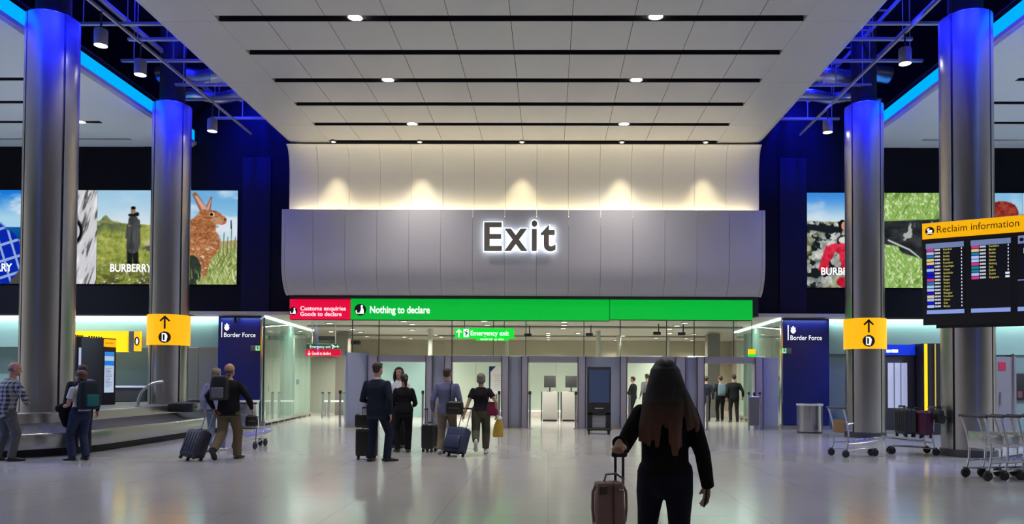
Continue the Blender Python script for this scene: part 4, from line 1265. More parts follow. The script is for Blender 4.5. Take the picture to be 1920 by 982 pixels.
# ================================================================= CUSTOMS GATES
def gx(px): return at(px, 740, YW).x
zgt = at(900, 667, YW).z
def solid(name, label, cat, xa, xb, z0, z1, d, m, group=None, plinth=True):
    t = thing(name, label, cat, ((xa+xb)/2, YW, 0), group=group)
    b = MB(); b.box(((xa+xb)/2, YW, (z0+z1)/2), (xb-xa, d, z1-z0), bev=.008); b.build('panel', m, t)
    if plinth:
        b = MB(); b.box(((xa+xb)/2, YW, .06), (xb-xa+.01, d+.012, .12)); b.build('plinth', M_plinth, t, smooth=0)
    return t
ordw = ['first', 'second', 'third', 'fourth', 'fifth']
gates = [(692, 710, 800, 812), (835, 848, 941, 954), (978, 990, 1083, 1097), (1162, 1174, 1265, 1283), (1305, 1318, 1413, 1427)]
for i, (a, b0, c, d) in enumerate(gates):
    xa, xb, xc, xd = gx(a), gx(b0), gx(c), gx(d)
    t = thing('gate_portal', '%s customs gate portal from the left, lilac grey frame' % ordw[i], 'gate', ((xa+xd)/2, YW, 0), group='customs gate portals')
    b = MB(); b.box(((xa+xb)/2, YW, zgt/2), (xb-xa, .42, zgt), bev=.01); b.build('post', M_lilac, t)
    b = MB(); b.box(((xc+xd)/2, YW, zgt/2), (xd-xc, .42, zgt), bev=.01); b.build('post', M_lilac, t)
    b = MB(); b.box(((xb+xc)/2, YW, zgt - .10), (xc-xb+.005, .36, .20), bev=.006); b.build('header', M_lilac, t)
    for x0_ in (xa, xb, xc, xd):
        b = MB(); b.box((x0_, YW - .20, zgt/2), (.03, .035, zgt - .02)); b.build('edge_seal', mat('dark_seal', (.07, .065, .085), .5), t, smooth=0)
    # steel barrier bollards with black caps on both sides of the opening
    for s, px in (('left', b0 + 4), ('right', c - 4)):
        x = gx(px)
        t2 = thing('gate_bollard', 'slim steel black-capped bollard at the %s side of the %s gate' % (s, ordw[i]), 'bollard', (x, YW - .32, 0), group='gate bollards')
        b = MB(); b.cyl((x, YW - .32, .02), (x, YW - .32, 1.08), .035, n=16); b.build('tube', M_chrome, t2)
        b = MB(); b.lathe([(.0, 1.16), (.03, 1.155), (.045, 1.13), (.045, 1.06), (.036, 1.05)], (x, YW - .32, 0), 16); b.build('cap', M_black, t2)
        b = MB(); b.lathe([(.0, .03), (.07, .025), (.07, .0)], (x, YW - .32, 0), 16); b.build('foot', M_plinth, t2)
pan = [(812, 835, 'first'), (954, 978, 'second'), (1097, 1162, 'wide third'), (1283, 1305, 'fourth'), (1427, 1459, 'right end')]
for a, c, nm in pan:
    solid('partition_panel', '%s lilac partition panel between the customs gates' % nm if 'end' not in nm else 'pale lilac end panel beside the right blue panel', 'partition', gx(a) + .005, gx(c) - .005, .0, zgt - .01, .10, M_lilacpanel, 'partition panels')
# angled glass and lilac wing at the left end
t = thing('partition_wing', 'angled lilac and glass wing panel at the left end of the gates', 'partition', (gx(672), YW, 0))
p0 = V((gx(691), YW - .05, 0)); p1 = V((gx(657), YW - .45, 0)); d_ = p1 - p0; ang = math.atan2(d_.y, d_.x); c_ = (p0+p1)/2
b = MB(); b.box((c_.x, c_.y, 1.17), (d_.length, .06, 2.3), rz=ang, bev=.006); b.build('panel', M_lilacpanel, t)
b = MB(); b.box((c_.x, c_.y, .07), (d_.length + .01, .075, .13), rz=ang); b.build('plinth', M_plinth, t)
b = MB(); b.box((p1.x - .02, p1.y, 1.2), (.05, .09, 2.36), rz=ang); b.build('edge_strip', M_chrome, t)
x = gx(648); 
t2 = thing('gate_bollard', 'slim steel black-capped bollard left of the angled wing panel', 'bollard', (x, YW - .6, 0), group='gate bollards')
b = MB(); b.cyl((x, YW - .6, .02), (x, YW - .6, 1.08), .035, n=16); b.build('tube', M_chrome, t2)
b = MB(); b.lathe([(.0, 1.16), (.03, 1.155), (.045, 1.13), (.045, 1.06), (.036, 1.05)], (x, YW - .6, 0), 16); b.build('cap', M_black, t2)
# glass half-gate at the fifth opening
t = thing('glass_barrier', 'low steel-framed barrier in front of the fifth customs gate', 'barrier', (gx(1404), YW - .5, 0))
xa, xb = gx(1394), gx(1414)
b = MB(); b.box(((xa+xb)/2, YW - .62, .58), (xb-xa, .02, .86)); b.build('infill', mat('barrier_mesh', (.22, .22, .23), .4, .7), t)
for x in (xa, xb):
    b = MB(); b.cyl((x, YW - .62, .0), (x, YW - .62, 1.12), .03, n=14); b.build('post', M_chrome, t)
    b = MB(); b.ell((x, YW - .62, 1.13), .045); b.build('cap', M_black, t)
b = MB(); b.cyl((xa, YW - .62, 1.02), (xb, YW - .62, 1.02), .016, n=10); b.build('rail', M_chrome, t)

# digital totem in front of the wide panel
YK = 21.0
xa, xb = at(1101, 740, YK).x, at(1145, 740, YK).x
zk = at(1122, 687.5, YK).z
t = thing('display_totem', 'black free-standing display totem with blank bluish screen before the wide panel', 'totem', ((xa+xb)/2, YK, 0))
wv_ = xb - xa
xm_ = (xa+xb)/2
b = MB(); b.box((xm_, YK, (zk + .52)/2 + .0), (wv_, .16, zk - .52), bev=.02); b.box((xm_ - wv_/2 + .07, YK, .34), (.14, .16, .5)); b.box((xm_ + wv_/2 - .07, YK, .34), (.14, .16, .5)); b.build('cabinet', M_black, t)
b = MB(); b.box((xm_, YK - .084, zk - .08 - .46), (wv_ - .09, .012, .92)); b.build('screen', mat('idle_screen', (.03, .04, .07), .12, coat=.5, emit=(.03, .05, .11), es=.5), t)
b = MB(); b.box((xm_, YK + .01, .42), (wv_ - .28, .10, .20)); b.build('pedestal', mat('totem_grey', (.33, .33, .34), .4, .4), t)
b = MB(); b.box((xm_, YK - .085, .72), (.24, .006, .03)); b.build('maker_mark', mat('dim_white', (.35, .35, .36), .5), t)
b = MB(); b.box((xm_, YK, .14), (wv_ + .02, .5, .06), bev=.02); b.build('base', M_black, t)
for sx in (-1, 1):
    for sy in (-1, 1):
        b = MB(); c = V((xm_ + sx*(wv_/2 - .05), YK + sy*.2, .055)); b.cyl(c + V((-.02, 0, 0)), c + V((.02, 0, 0)), .053, n=16); b.build('wheel', M_rubber, t)

# counters with monitors seen through the third gate
for i, (pa, pb, ma, mb_) in enumerate(((1017, 1045, 1020, 1042), (1053.5, 1083, 1060, 1082))):
    Y = 27.4
    xa, xb = at(pa, 760, Y).x, at(pb, 760, Y).x; zt2 = at(1030, 734, Y).z
    t = thing('service_counter', 'white counter seen through the third gate, %s one of two' % ('left' if i == 0 else 'right'), 'counter', ((xa+xb)/2, Y, 0), group='white counters behind the gates')
    b = MB(); b.box(((xa+xb)/2, Y, zt2/2 + .03), (xb-xa, .5, zt2 - .06), bev=.01); b.build('body', mat('counter_white', (.42, .42, .40), .5), t)
    b = MB(); b.box(((xa+xb)/2, Y, .03), (xb-xa-.04, .46, .06)); b.build('plinth', M_black, t)
    for x in (xa - .03, xb + .03):
        b = MB(); b.box((x, Y - .2, zt2/2), (.035, .1, zt2)); b.build('side_rail', M_black, t)
    xa, xb = at(ma, 715, Y).x, at(mb_, 715, Y).x; z1, z0 = at(1030, 704, Y).z, at(1030, 726, Y).z
    t = thing('monitor', 'black monitor on the %s white counter' % ('left' if i == 0 else 'right'), 'monitor', ((xa+xb)/2, Y, zt2), group='monitors on the white counters')
    b = MB(); b.box(((xa+xb)/2, Y - .03, (z0+z1)/2), (xb-xa, .04, z1-z0), bev=.008); b.build('screen', M_plasticgrey, t)
    b = MB(); b.box(((xa+xb)/2, Y, (zt2+z0)/2 + .03), (.05, .03, z0-zt2+.06)); b.box(((xa+xb)/2, Y, zt2 + .008), (.2, .16, .016)); b.build('stand', M_black, t)
# framed notice behind the second gate
Y = 30.6
p, q = at(917, 738, Y), at(945, 686.5, Y)
t = thing('notice_board', 'white poster with a blue corner on a stand behind the second gate', 'poster', ((p.x+q.x)/2, Y, 0))
b = MB(); box_between(b, p, q, Y, .05); b.build('sheet', M_paper, t, smooth=0)
b = MB(); b.prism([(0, q.z-p.z), (.28, q.z-p.z), (0, q.z-p.z-.28)], V((p.x, Y - .004, p.z)), U, W_, .004)
b.box((p.x + .02, Y - .01, (p.z+q.z)/2), (.05, .015, q.z-p.z)); b.build('blue_corner', M_bluepanel, t, smooth=0)
b = MB()
for k in range(9):
    b.box((p.x + .33, Y - .006, q.z - .36 - .075*k), (.36 - .08*(k % 3), .006, .014))
b.build('text_lines', mat('grey_ink', (.35, .35, .37), .6), t, smooth=0)
b = MB(); b.box(((p.x+q.x)/2, Y + .06, p.z/2), (.06, .04, p.z + .4)); b.box(((p.x+q.x)/2, Y + .02, .015), (.5, .35, .03)); b.build('stand', M_chrome, t, smooth=0)
# white bench in the red channel
p = at(635, 752, 30)
t = thing('bench', 'white bench on steel legs in the red channel', 'bench', (p.x, 30, 0))
b = MB(); b.box((p.x, 30, p.z), (1.1, .5, .06), bev=.01); b.build('top', M_paper, t)
for sx in (-1, 1):
    for sy in (-1, 1):
        b = MB(); b.cyl((p.x + sx*.48, 30 + sy*.18, 0), (p.x + sx*.48, 30 + sy*.18, p.z - .02), .025, n=10); b.build('leg', M_chrome, t)
p = at(612, 775, 31)
for i, px in enumerate((605, 617, 646)):
    x = at(px, 760, 28.5).x
    t2 = thing('gate_bollard', '%s steel bollard in the red channel' % ('left', 'middle', 'right')[i], 'bollard', (x, 28.5, 0), group='red channel bollards')
    b = MB(); b.cyl((x, 28.5, 0), (x, 28.5, .95), .05, n=14); b.build('tube', M_chrome, t2)
    b = MB(); b.lathe([(0, 1.0), (.05, .99), (.056, .94), (.05, .93)], (x, 28.5, 0), 14); b.build('cap', M_black, t2)

# ================================================================= BINS
def bin_(x, y, label):
    t = thing('litter_bin', label, 'bin', (x, y, 0), group='steel bins')
    w2 = .34; h = .84
    out = [(-w2, .2), (-w2, -.02)] + [(w2*math.cos(a)*-1, -.02 - .2*math.sin(a)) for a in [PI*k/16 for k in range(1, 16)]] + [(w2, -.02), (w2, .2)]
    b = MB(); b.prism(out, (x, y, .04), (1, 0, 0), (0, 1, 0), h - .08); b.build('shell', M_chrome, t, smooth=30)
    b = MB(); b.prism([(px*1.04, py*1.04) for px, py in out], (x, y, h - .04), (1, 0, 0), (0, 1, 0), .05); b.build('lid', mat('bin_lid_white', (.8, .8, .78), .4), t, smooth=30)
    b = MB(); b.prism([(px*.96, py*.96) for px, py in out], (x, y, 0), (1, 0, 0), (0, 1, 0), .04); b.build('foot', M_black, t, smooth=30)
    b = MB(); b.prism([(px*.55, py*.55) for px, py in out], (x, y, h + .012), (1, 0, 0), (0, 1, 0), .004); b.build('slot', M_black, t, smooth=30)
p = at(1520, 809, 21.9); bin_(p.x, 21.9, 'steel half-round litter bin with white lid before the right blue panel')
p = at(459, 803, 22.3); bin_(p.x, 22.3, 'steel half-round litter bin with white lid before the left blue panel')

# ================================================================= BAGGAGE CAROUSEL
CX, CYA, CYB = -11.35, 15.5, 20.4
def track(r, n=18):
    pts = []
    for k in range(n+1):
        a = PI + PI*k/n
        pts.append((CX + r*math.cos(a), CYA + r*math.sin(a)))
    for k in range(1, 6):
        pts.append((CX + r, CYA + (CYB-CYA)*k/6))
    for k in range(n+1):
        a = PI*k/n
        pts.append((CX + r*math.cos(a), CYB + r*math.sin(a)))
    for k in range(1, 6):
        pts.append((CX - r, CYB + (CYA-CYB)*k/6))
    return pts
def band(prof):
    b = MB(); rings = []
    for r, z in prof:
        rings.append([b.bm.verts.new((x, y, z)) for x, y in track(r)])
    for A, B in zip(rings, rings[1:]):
        n = len(A)
        for k in range(n):
            b.bm.faces.new((A[k], A[(k+1) % n], B[(k+1) % n], B[k]))
    return b
t = thing('baggage_carousel', 'long oval steel baggage carousel around the left columns', 'carousel', (CX, (CYA+CYB)/2, 0))
band([(2.16, 0), (2.16, .16), (2.0, .16), (2.0, 0)]).build('plinth', M_black, t)
M_skirt = mat('carousel_steel', (.42, .41, .40), .28, .95)
band([(2.14, .15), (2.30, .15), (2.31, .17), (2.31, .42), (2.29, .45), (2.23, .455)]).build('skirt', M_skirt, t)
band([(2.23, .45), (1.76, .62)]).build('belt', mat('belt_rubber', (.035, .035, .038), .5), t)
b = MB()
pa, pb = track(2.225), track(1.765)
n = len(pa)
import itertools
def lerp2(p, q, f): return (p[0]+(q[0]-p[0])*f, p[1]+(q[1]-p[1])*f)
for k in range(n):
    for f in (0, .5):
        A, B = lerp2(pa[k], pa[(k+1) % n], f), lerp2(pb[k], pb[(k+1) % n], f)
        d = V((B[0]-A[0], B[1]-A[1], .17)); s_ = V((-d.y, d.x, 0)).normalized()*.006
        up = V((0, 0, .006)); A3 = V((*A, .452)); 
        vs = [b.bm.verts.new(q) for q in (A3 - s_ + up, A3 + s_ + up, A3 + s_ + d + up, A3 - s_ + d + up)]
        b.bm.faces.new(vs)
b.build('belt_joint', mat('joint_grey', (.10, .10, .105), .5), t, smooth=0)
band([(1.77, .60), (1.77, .80), (1.72, .82), (1.66, .82)]).build('inner_rim', M_skirt, t)
b = MB(); vs = [b.bm.verts.new((x, y, .80)) for x, y in track(1.68)]; vs2 = [b.bm.verts.new((x, y, .74)) for x, y in track(1.68)]
b.bm.faces.new(vs); b.bm.faces.new(list(reversed(vs2)))
for i in range(len(vs)):
    b.bm.faces.new((vs[i], vs[(i+1) % len(vs)], vs2[(i+1) % len(vs)], vs2[i]))
b.build('deck', mat('deck_grey', (.16, .155, .15), .45, .5), t, smooth=0)
# steel hoop guard rail on the deck
p = at(257, 785, 18.3)
t = thing('guard_rail', 'curved steel hoop rail standing on the carousel deck', 'rail', (p.x, 18.3, .80))
P = [at(px, py, 18.3) for px, py in ((257, 787), (257.5, 765), (260, 748), (265, 736), (274, 726), (285, 719.5), (297, 716), (306, 715))]
P[0].z = .81
b = MB(); b.tube(P, .035, 12); b.build('hoop', M_chrome, t)
b = MB(); b.lathe([(0, .825), (.08, .82), (.08, .80)], (P[0].x, 18.3, 0), 18); b.build('flange', M_chrome, t)
# totems on the deck
def deck_totem(px0, px1, py0, py1, Y, label, kind):
    p, q = at(px0, py1, Y), at(px1, py0, Y)
    xm = (p.x+q.x)/2; ww = q.x-p.x; z0 = .80; z1 = q.z
    t = thing('information_totem', label, 'totem', (xm, Y, z0), rz=R(84), group='information totems on the carousel')
    d = .62 if kind == 1 else .3; fw = .5 if kind == 1 else .45
    H = z1 - z0
    b = MB(); b.box((0, 0, H/2), (fw, d, H), bev=.015); b.build('cabinet', M_black, t, world=False)
    yf = -d/2 - .004
    if kind == 1:
        b = MB(); b.box((0, yf, H - .13), (fw*.92, .012, .2)); h = b.build('header', M_yellow, t, world=False, smooth=0)
        lettering('lettering', 'Information', (-fw*.36, yf - .009, H - .15), U, W_, fw*.6, .05, M_ink, h, world=False, bold=.0)
        picture('screen', tuple(wm(t) @ V((-fw*.40, yf - .006, .32))), tuple(wm(t).to_3x3() @ U), (0, 0, 1), fw*.72, H - .32 - .36, pic_info, t, M_pic, nx=40)
    else:
        picture('screen', tuple(wm(t) @ V((-fw*.36, yf - .006, .5))), tuple(wm(t).to_3x3() @ U), (0, 0, 1), fw*.74, H - .5 - .3, pic_figure, t, M_pic, nx=40)
    b = MB()
    for k in range(6):
        b.cyl((-fw/2 + .05 + k*fw*.18, d*.2, H), (-fw/2 + .05 + k*fw*.18, d*.2, H + .05), .02, n=8)
    b.build('cable_stub', M_black, t, world=False)
def pic_info(U_, W__, A):
    img = np.zeros(U_.shape+(3,)); img[:] = (.76, .82, .93)
    img = mixc(img, (.22, .58, .90), ((W__ > .89)*1.0)); img = mixc(img, (.16, .52, .92), ((W__ > .66)*(W__ < .78))*1.0)
    ln = ((W__*34) % 1 < .45)*(U_ > A*.12)*(U_ < A*(.5 + .4*vnoise(np.floor(W__*34), W__*0, (7, 1), 3)))*(W__ < .62)*(W__ > .12)
    return mixc(img, (.45, .50, .62), ln*.8)
def pic_figure(U_, W__, A):
    img = np.zeros(U_.shape+(3,)); img[:] = (.72, .78, .93); x = U_/A
    img = mixc(img, (.42, .45, .62), np.maximum(ellm(x, W__, .5, .45, .22, .42), ellm(x, W__, .5, .85, .12, .08))); return img
deck_totem(158, 211, 634, 765, 19.4, 'black information totem with yellow header and lit text screen on the carousel deck', 1)
deck_totem(130, 160, 631, 765, 20.0, 'black totem with a pale figure picture, behind the backpack couple', 2)
# grey counter beyond the carousel with small fencing
p = at(228, 760, 22.9)
t = thing('service_desk', 'pale topped grey desk beyond the carousel at the teal wall', 'desk', (p.x, 23.0, 0))
b = MB(); b.box((p.x + .05, 23.0, .60), (1.5, .5, 1.2), bev=.01); b.build('body', M_dsteel, t)
b = MB(); b.box((p.x + .05, 23.0, 1.22), (1.6, .6, .06), bev=.01); b.build('top', M_paper, t)
xq = at(215, 750, 23.9).x
t = thing('guard_fence', 'row of slim steel railings against the teal wall', 'railing', (xq, 23.95, 0))
for k in range(12):
    b = MB(); b.cyl((xq - .9 + k*.24, 23.95, .0), (xq - .9 + k*.24, 23.95, 1.1 + .05*(k % 2)), .018, n=8); b.build('upright', M_chrome, t)
b = MB(); b.cyl((xq - .95, 23.95, .95), (xq + 1.8, 23.95, .95), .02, n=8); b.build('rail', M_chrome, t)

# ================================================================= RECLAIM BOARD
o = at(1731, 610, 13.3)
rot = Matrix.Rotation(R(-29), 3, 'Z') @ Matrix.Rotation(R(12.5), 3, 'X')
t = thing('information_board', 'large tilted black Reclaim information board with yellow header and flight screens', 'display board', o, rot=rot)
BW, BH = 3.45, 1.78
b = MB(); b.box((BW/2, .11, BH/2), (BW, .22, BH), bev=.01); b.box((BW/2 + .1, .14, -.03), (BW - .2, .12, .08)); b.build('cabinet', M_black, t, world=False)
b = MB(); b.box((BW/2, -.008, 1.645), (BW - .02, .02, .27)); hd = b.build('header', M_yellow, t, world=False, smooth=0)
yf = -.021
lettering('lettering', 'Reclaim information', (.235, yf, 1.605), U, W_, 1.19, .115, mat('brown_ink', (.06, .025, .0), .5), hd, world=False, bold=.0)
b = MB(); b.prism(disc(36, .07), (.125, yf, 1.645), U, W_, .003); b.build('symbol_disc', M_ink, hd, world=False, smooth=0)
b = MB(); oo = (.125, yf - .006, 1.645)
b.prism([(-.045, -.045), (.045, -.045), (.045, -.03), (-.045, -.03)], oo, U, W_, .002)
b.prism([(-.03, -.022), (.035, -.022), (.04, .012), (.02, .02), (-.012, .012), (-.03, .0)], oo, U, W_, .002)
b.prism([(-.035, .01), (-.01, .018), (.0, .045), (-.025, .05), (-.045, .03)], oo, U, W_, .002)
b.build('bag_symbol', M_whiteink, hd, world=False, smooth=0)
M_scr = mat('dark_screen', (.006, .006, .012), .25, emit=(.004, .005, .012), es=.5)
M_bar = emis('screen_bar', (.20, .26, .50), .8)
M_barlo = emis('screen_bar_low', (.27, .36, .80), .9)
M_dot = emis('screen_white', (.85, .88, 1), .9)
M_yl = emis('screen_yellow', (.75, .70, .16), .75)
cellc = {'p': (.62, .05, .25), 'w': (.45, .55, .95), 't': (.02, .20, .42), 'y': (.80, .60, .25), 'b': (.01, .01, .55), 'g': (.02, .22, .30)}
MC = {k: emis('airline_cell_' + n_, cellc[k], .9) for k, n_ in (('p', 'pink'), ('w', 'pale'), ('t', 'teal'), ('y', 'sand'), ('b', 'blue'), ('g', 'green'))}
rows1 = 'p w t y y b w b b p t w w b y w b w'.split()
dest1 = 'Istanbul,Zurich,Dublin,Munich,Frankfurt,Copenhagen,Vienna,Stockholm,Geneva,Bergen,Warsaw,Zurich,Prague,Shanghai,Frankfurt,Geneva,Oslo,Mumbai'.split(',')
rows2 = 'p y t w w p g g w p'.split()
dest2 = 'Frankfurt,Munich,Dublin,Vienna,Geneva,Hamburg,Cork,Dublin,Zurich,Singapore'.split(',')
SW, SZ0, SZ1 = .575, .20, 1.43
def screen(x0, label_txt, rows, dest, dots=True):
    s = MB(); s.box((x0 + SW/2, -.004, (SZ0+SZ1)/2), (SW + .03, .012, SZ1 - SZ0 + .03)); sc = s.build('flight_screen', M_scr, t, world=False, smooth=0)
    b = MB(); b.box((x0 + SW/2, -.013, SZ1 - .045), (SW, .006, .09 if rows else .13)); b.build('title_bar', M_bar, sc, world=False, smooth=0)
    b = MB(); b.box((x0 + SW/2, -.013, SZ0 + .035), (SW, .006, .07)); b.build('footer_bar', M_barlo, sc, world=False, smooth=0)
    if rows:
        pitch = (SZ1 - SZ0 - .19)/18
        for i, k in enumerate(rows):                    # one mesh per flight row: airline cell, number, destination, belt
            z = SZ1 - .115 - i*pitch
            b = MB(); n0 = 0; ends = []
            b.box((x0 + .065, -.013, z), (.11, .006, pitch*.78)); ends.append(len(b.bm.faces))
            for j in range(5):
                b.box((x0 + .14 + j*.018, -.013, z), (.012, .004, .03))
            if i >= 8 and len(rows) == 10:
                b.box((x0 + .53, -.013, z), (.06, .004, .034))
            else:
                b.box((x0 + .54, -.013, z), (.013, .004, .03))
            ends.append(len(b.bm.faces))
            text_into(b.bm, dest[i], (x0 + .265, -.014, z - .017), U, W_, .016*len(dest[i]), .034, .006)
            b.bm.faces.ensure_lookup_table()
            for q, f in enumerate(b.bm.faces):
                f.material_index = 0 if q < ends[0] else 1 if q < ends[1] else 2
            b.build('flight_row', None, sc, world=False, smooth=0, mats=[MC[k], M_dot, M_yl])
    return sc
screen(.06, '', rows1, dest1)
screen(.735, '', rows2, dest2)
for x0 in (1.41, 2.085, 2.76):
    s2 = screen(x0, '', None, None)
    if x0 < 1.5:
        b = MB()
        text_into(b.bm, 'Terminal 3', (x0 + .09, -.018, SZ1 - .045), U, W_, .2, .03, .004)
        text_into(b.bm, 'arrival lounges', (x0 + .09, -.018, SZ1 - .095), U, W_, .26, .03, .004)
        text_into(b.bm, '1', (x0 + .08, -.014, SZ1 - .27), U, W_, .034, .085, .008)
        b.box((x0 + .22, -.013, SZ1 - .66), (.10, .004, .018)); b.box((x0 + .40, -.013, SZ1 - .66), (.12, .004, .026))
        b.build('lettering', M_dot, s2, world=False, smooth=0)
        b = MB(); b.prism(disc(20, .03), (x0 + .05, -.018, SZ1 - .045), U, W_, .002); b.build('symbol_disc', M_ink, s2, world=False, smooth=0)
        b = MB(); b.box((x0 + .40, -.013, SZ1 - .22), (.26, .006, .12)); b.build('blue_block', MC['b'], s2, world=False, smooth=0)
        b = MB(); b.box((x0 + .40, -.013, SZ1 - .35), (.26, .006, .10)); b.build('pale_block', MC['w'], s2, world=False, smooth=0)
        b = MB(); b.box((x0 + SW/2, -.013, SZ1 - .71), (SW, .006, .02)); b.build('rule', M_bar, s2, world=False, smooth=0)
# the board's own mast (right of the frame)
pm = wm(t) @ V((3.2, .45, 0))
b = MB(); b.box((pm.x, pm.y, 2.3), (.22, .22, 4.6)); b.build('mast', M_dsteel, t, smooth=0)
pa = wm(t) @ V((3.2, .2, .9)); b = MB(); b.cyl((pm.x, pm.y, pa.z), pa, .07, n=10); b.build('bracket', M_dsteel, t)

# ================================================================= BLUE-HEADED VENDING BOOTH, RIGHT
Y = 21.9
xa, xb, xc = at(1655, 800, Y).x, at(1716, 800, Y).x, at(1747, 800, Y).x
z1 = at(1690, 645.5, Y).z
t = thing('vending_booth', 'dark self-service booth with blue header and pale lit panels, between the right columns', 'booth', ((xa+xc)/2, Y, 0), group=None)
b = MB(); b.box(((xa+xb)/2, Y + .4, z1/2), (xb-xa, .8, z1 - .02), bev=.01); b.build('cabinet', mat('booth_grey', (.055, .055, .06), .45), t)
b = MB(); b.box(((xa+xb)/2, Y - .02, z1 - .16), (xb-xa-.02, .05, .30)); h = b.build('header', mat('blue_lit_header', (.0, .02, .4), .4, emit=(.004, .03, .52), es=.9), t, smooth=0)
a = at(1661.5, 660.5, Y - .05); b = MB(); b.box((a.x + .07, a.y, a.z + .04), (.13, .006, .08)); b.box((a.x + .25, a.y, a.z + .045), (.19, .006, .09)); b.build('title_marks', M_whiteink, h, smooth=0)
for k in range(3):
    x0 = at(1664.5 + k*12.7, 720, Y).x; x1 = at(1675 + k*12.7, 720, Y).x
    zt3, zb3 = at(1680, 680, Y).z, at(1680, 764.5, Y).z
    b = MB(); b.box(((x0+x1)/2, Y - .012, (zt3+zb3)/2), (x1-x0, .03, zt3-zb3)); b.build('lit_panel', M_palelight, t, smooth=0)
b = MB(); b.box(((xb+xc)/2 + .02, Y + .1, z1/2), (xc-xb, 1.2, z1 + .02)); b.build('side_cabinet', M_black, t, smooth=0)
b = MB(); x0, x1 = at(1716.5, 720, Y).x, at(1722, 720, Y).x; b.box(((x0+x1)/2, Y - .52, (z1 + .55)/2), (x1-x0, .02, z1 - .55)); b.build('yellow_edge', M_brightyellow, t, smooth=0)
b = MB(); x0, x1 = at(1735.5, 720, Y).x, at(1737.5, 720, Y).x; b.box(((x0+x1)/2, Y - .52, (z1 + .45)/2), (x1-x0, .02, z1 - .45)); b.build('thin_gold_edge', mat('gold_edge', (.6, .42, .1), .4, emit=(.6, .38, .05), es=.45), t, smooth=0)
b = MB(); b.box(((xa+xc)/2, Y + .3, .05), (xc-xa+.04, 1.1, .1)); b.build('plinth', M_plinth, t, smooth=0)
# door with a red notice and a dark screen on the right wall
Yd = 23.66
xa, xb = at(1872, 740, Yd).x, at(1893, 740, Yd).x
b = MB(); b.box(((xa+xb)/2 + .05, Yd, 1.15), (xb-xa+.3, .06, 2.3), bev=.01); o = structure(b.build('door_2', mat('mauve_door', (.22, .19, .24), .5), smooth=0), 'mauve grey door in the right lower wall')
b = MB(); b.box((xa + .02, Yd - .06, 1.0), (.03, .06, .4)); b.build('handle', M_chrome, o, smooth=0)
x = at(1879, 686, Yd - .04); b = MB(); b.box((x.x, Yd - .045, x.z), (.22, .02, .24)); tag(b.build('door_notice', mat('red_notice', (.35, .02, .06), .5, emit=(.3, .01, .05), es=.25), smooth=0), 'small red notice on the mauve door at right', 'notice')
b = MB(); x = at(1898, 740, Yd).x; b.box((x, Yd, 1.2), (.06, .12, 2.4)); structure(b.build('trim_4', M_chrome, smooth=0), 'steel jamb beside the mauve door')
p, q = at(1904, 750, Yd), at(1930, 700, Yd)
t = thing('wall_screen', 'dark screen with dim picture on the wall at the right edge', 'screen', p)
b = MB(); box_between(b, p, q, Yd, .05, bev=.01); b.build('frame', M_black, t)
b = MB(); b.box((p.x + .14, Yd - .006, p.z + .18), (.14, .01, .2)); b.build('picture', mat('dim_red_picture', (.12, .05, .06), .4, emit=(.08, .02, .03), es=.5), t, smooth=0)

# ================================================================= LUGGAGE TROLLEYS
def trolley(label, loc, rz, group, proto=[None]):
    if proto[0]:
        c = copy_tree(proto[0]); c.matrix_basis = Matrix.Translation(V(loc)) @ Matrix.Rotation(rz, 4, 'Z'); tag(c, label, 'luggage trolley', group); return c
    t = thing('luggage_trolley', label, 'luggage trolley', loc, rz, group)
    b = MB()
    for s in (-1, 1):
        b.tube([(.0, s*.25, .97), (.03, s*.245, .90), (.09, s*.235, .70), (.13, s*.23, .50), (.12, s*.23, .30), (.07, s*.235, .10)], .017, 10)
        b.tube([(.12, s*.23, .27), (.50, s*.22, .29), (.92, s*.17, .34), (1.0, s*.14, .36)], .016, 10)
        b.tube([(.10, s*.23, .14), (.45, s*.16, .16), (.80, s*.07, .17), (.86, s*.06, .12)], .013, 8)
    b.build('frame', M_chrome, t, world=False)
    b = MB(); b.cyl((0, -.29, .98), (0, .29, .98), .022, n=14); b.build('handle', M_plasticgrey, t, world=False)
    b = MB()
    for k in range(7):
        x = .16 + k*.125; wd = .23 - .07*k/6; z = .275 + .075*k/6
        b.cyl((x, -wd, z), (x, wd, z), .008, n=6)
    b.tube([(1.0, -.14, .36), (1.03, 0, .37), (1.0, .14, .36)], .016, 8); b.build('platform', M_chrome, t, world=False)
    b = MB(); b.tube([(.10, -.235, .66), (.24, -.22, .68), (.26, 0, .685), (.24, .22, .68), (.10, .235, .66)], .009, 6)
    b.tube([(.12, -.23, .52), (.22, -.2, .53), (.23, 0, .53), (.22, .2, .53), (.12, .23, .52)], .008, 6)
    for k in range(5):
        y = -.18 + .09*k; b.cyl((.235, y, .53), (.255, y, .685), .005, n=6)
    b.build('basket', M_chrome, t, world=False)
    b = MB(); b.box((.075, 0, .61), (.012, .36, .26), bev=.004); b.build('advert_plate', mat('advert_brown', (.22, .12, .05), .5), t, world=False)
    for x, y in ((.06, -.235), (.06, .235), (.86, -.06), (.86, .06)):
        b = MB(); b.lathe([(.03, -.022), (.07, -.022), (.075, -.012), (.075, .012), (.07, .022), (.03, .022)], (0, 0, 0), 20); b.cyl((0, 0, -.024), (0, 0, .024), .032, n=12)
        b.xf(Matrix.Translation((x, y, .076)) @ Matrix.Rotation(PI/2, 4, 'X')); wh = b.build('wheel', M_rubber, t, world=False)
        b = MB(); b.box((x, y, .14), (.05, .06, .05), bev=.01); b.build('fork', M_dsteel, wh, world=False)
    proto[0] = t
    return t
def plain_plate(t):        # a steel plate instead of the brown advert, on this trolley only
    for c in t.children:
        if c.name.startswith('advert_plate'):
            c.material_slots[0].link = 'OBJECT'; c.material_slots[0].material = M_chrome
    return t
def ground(px, py): return atz(px, py, 0)
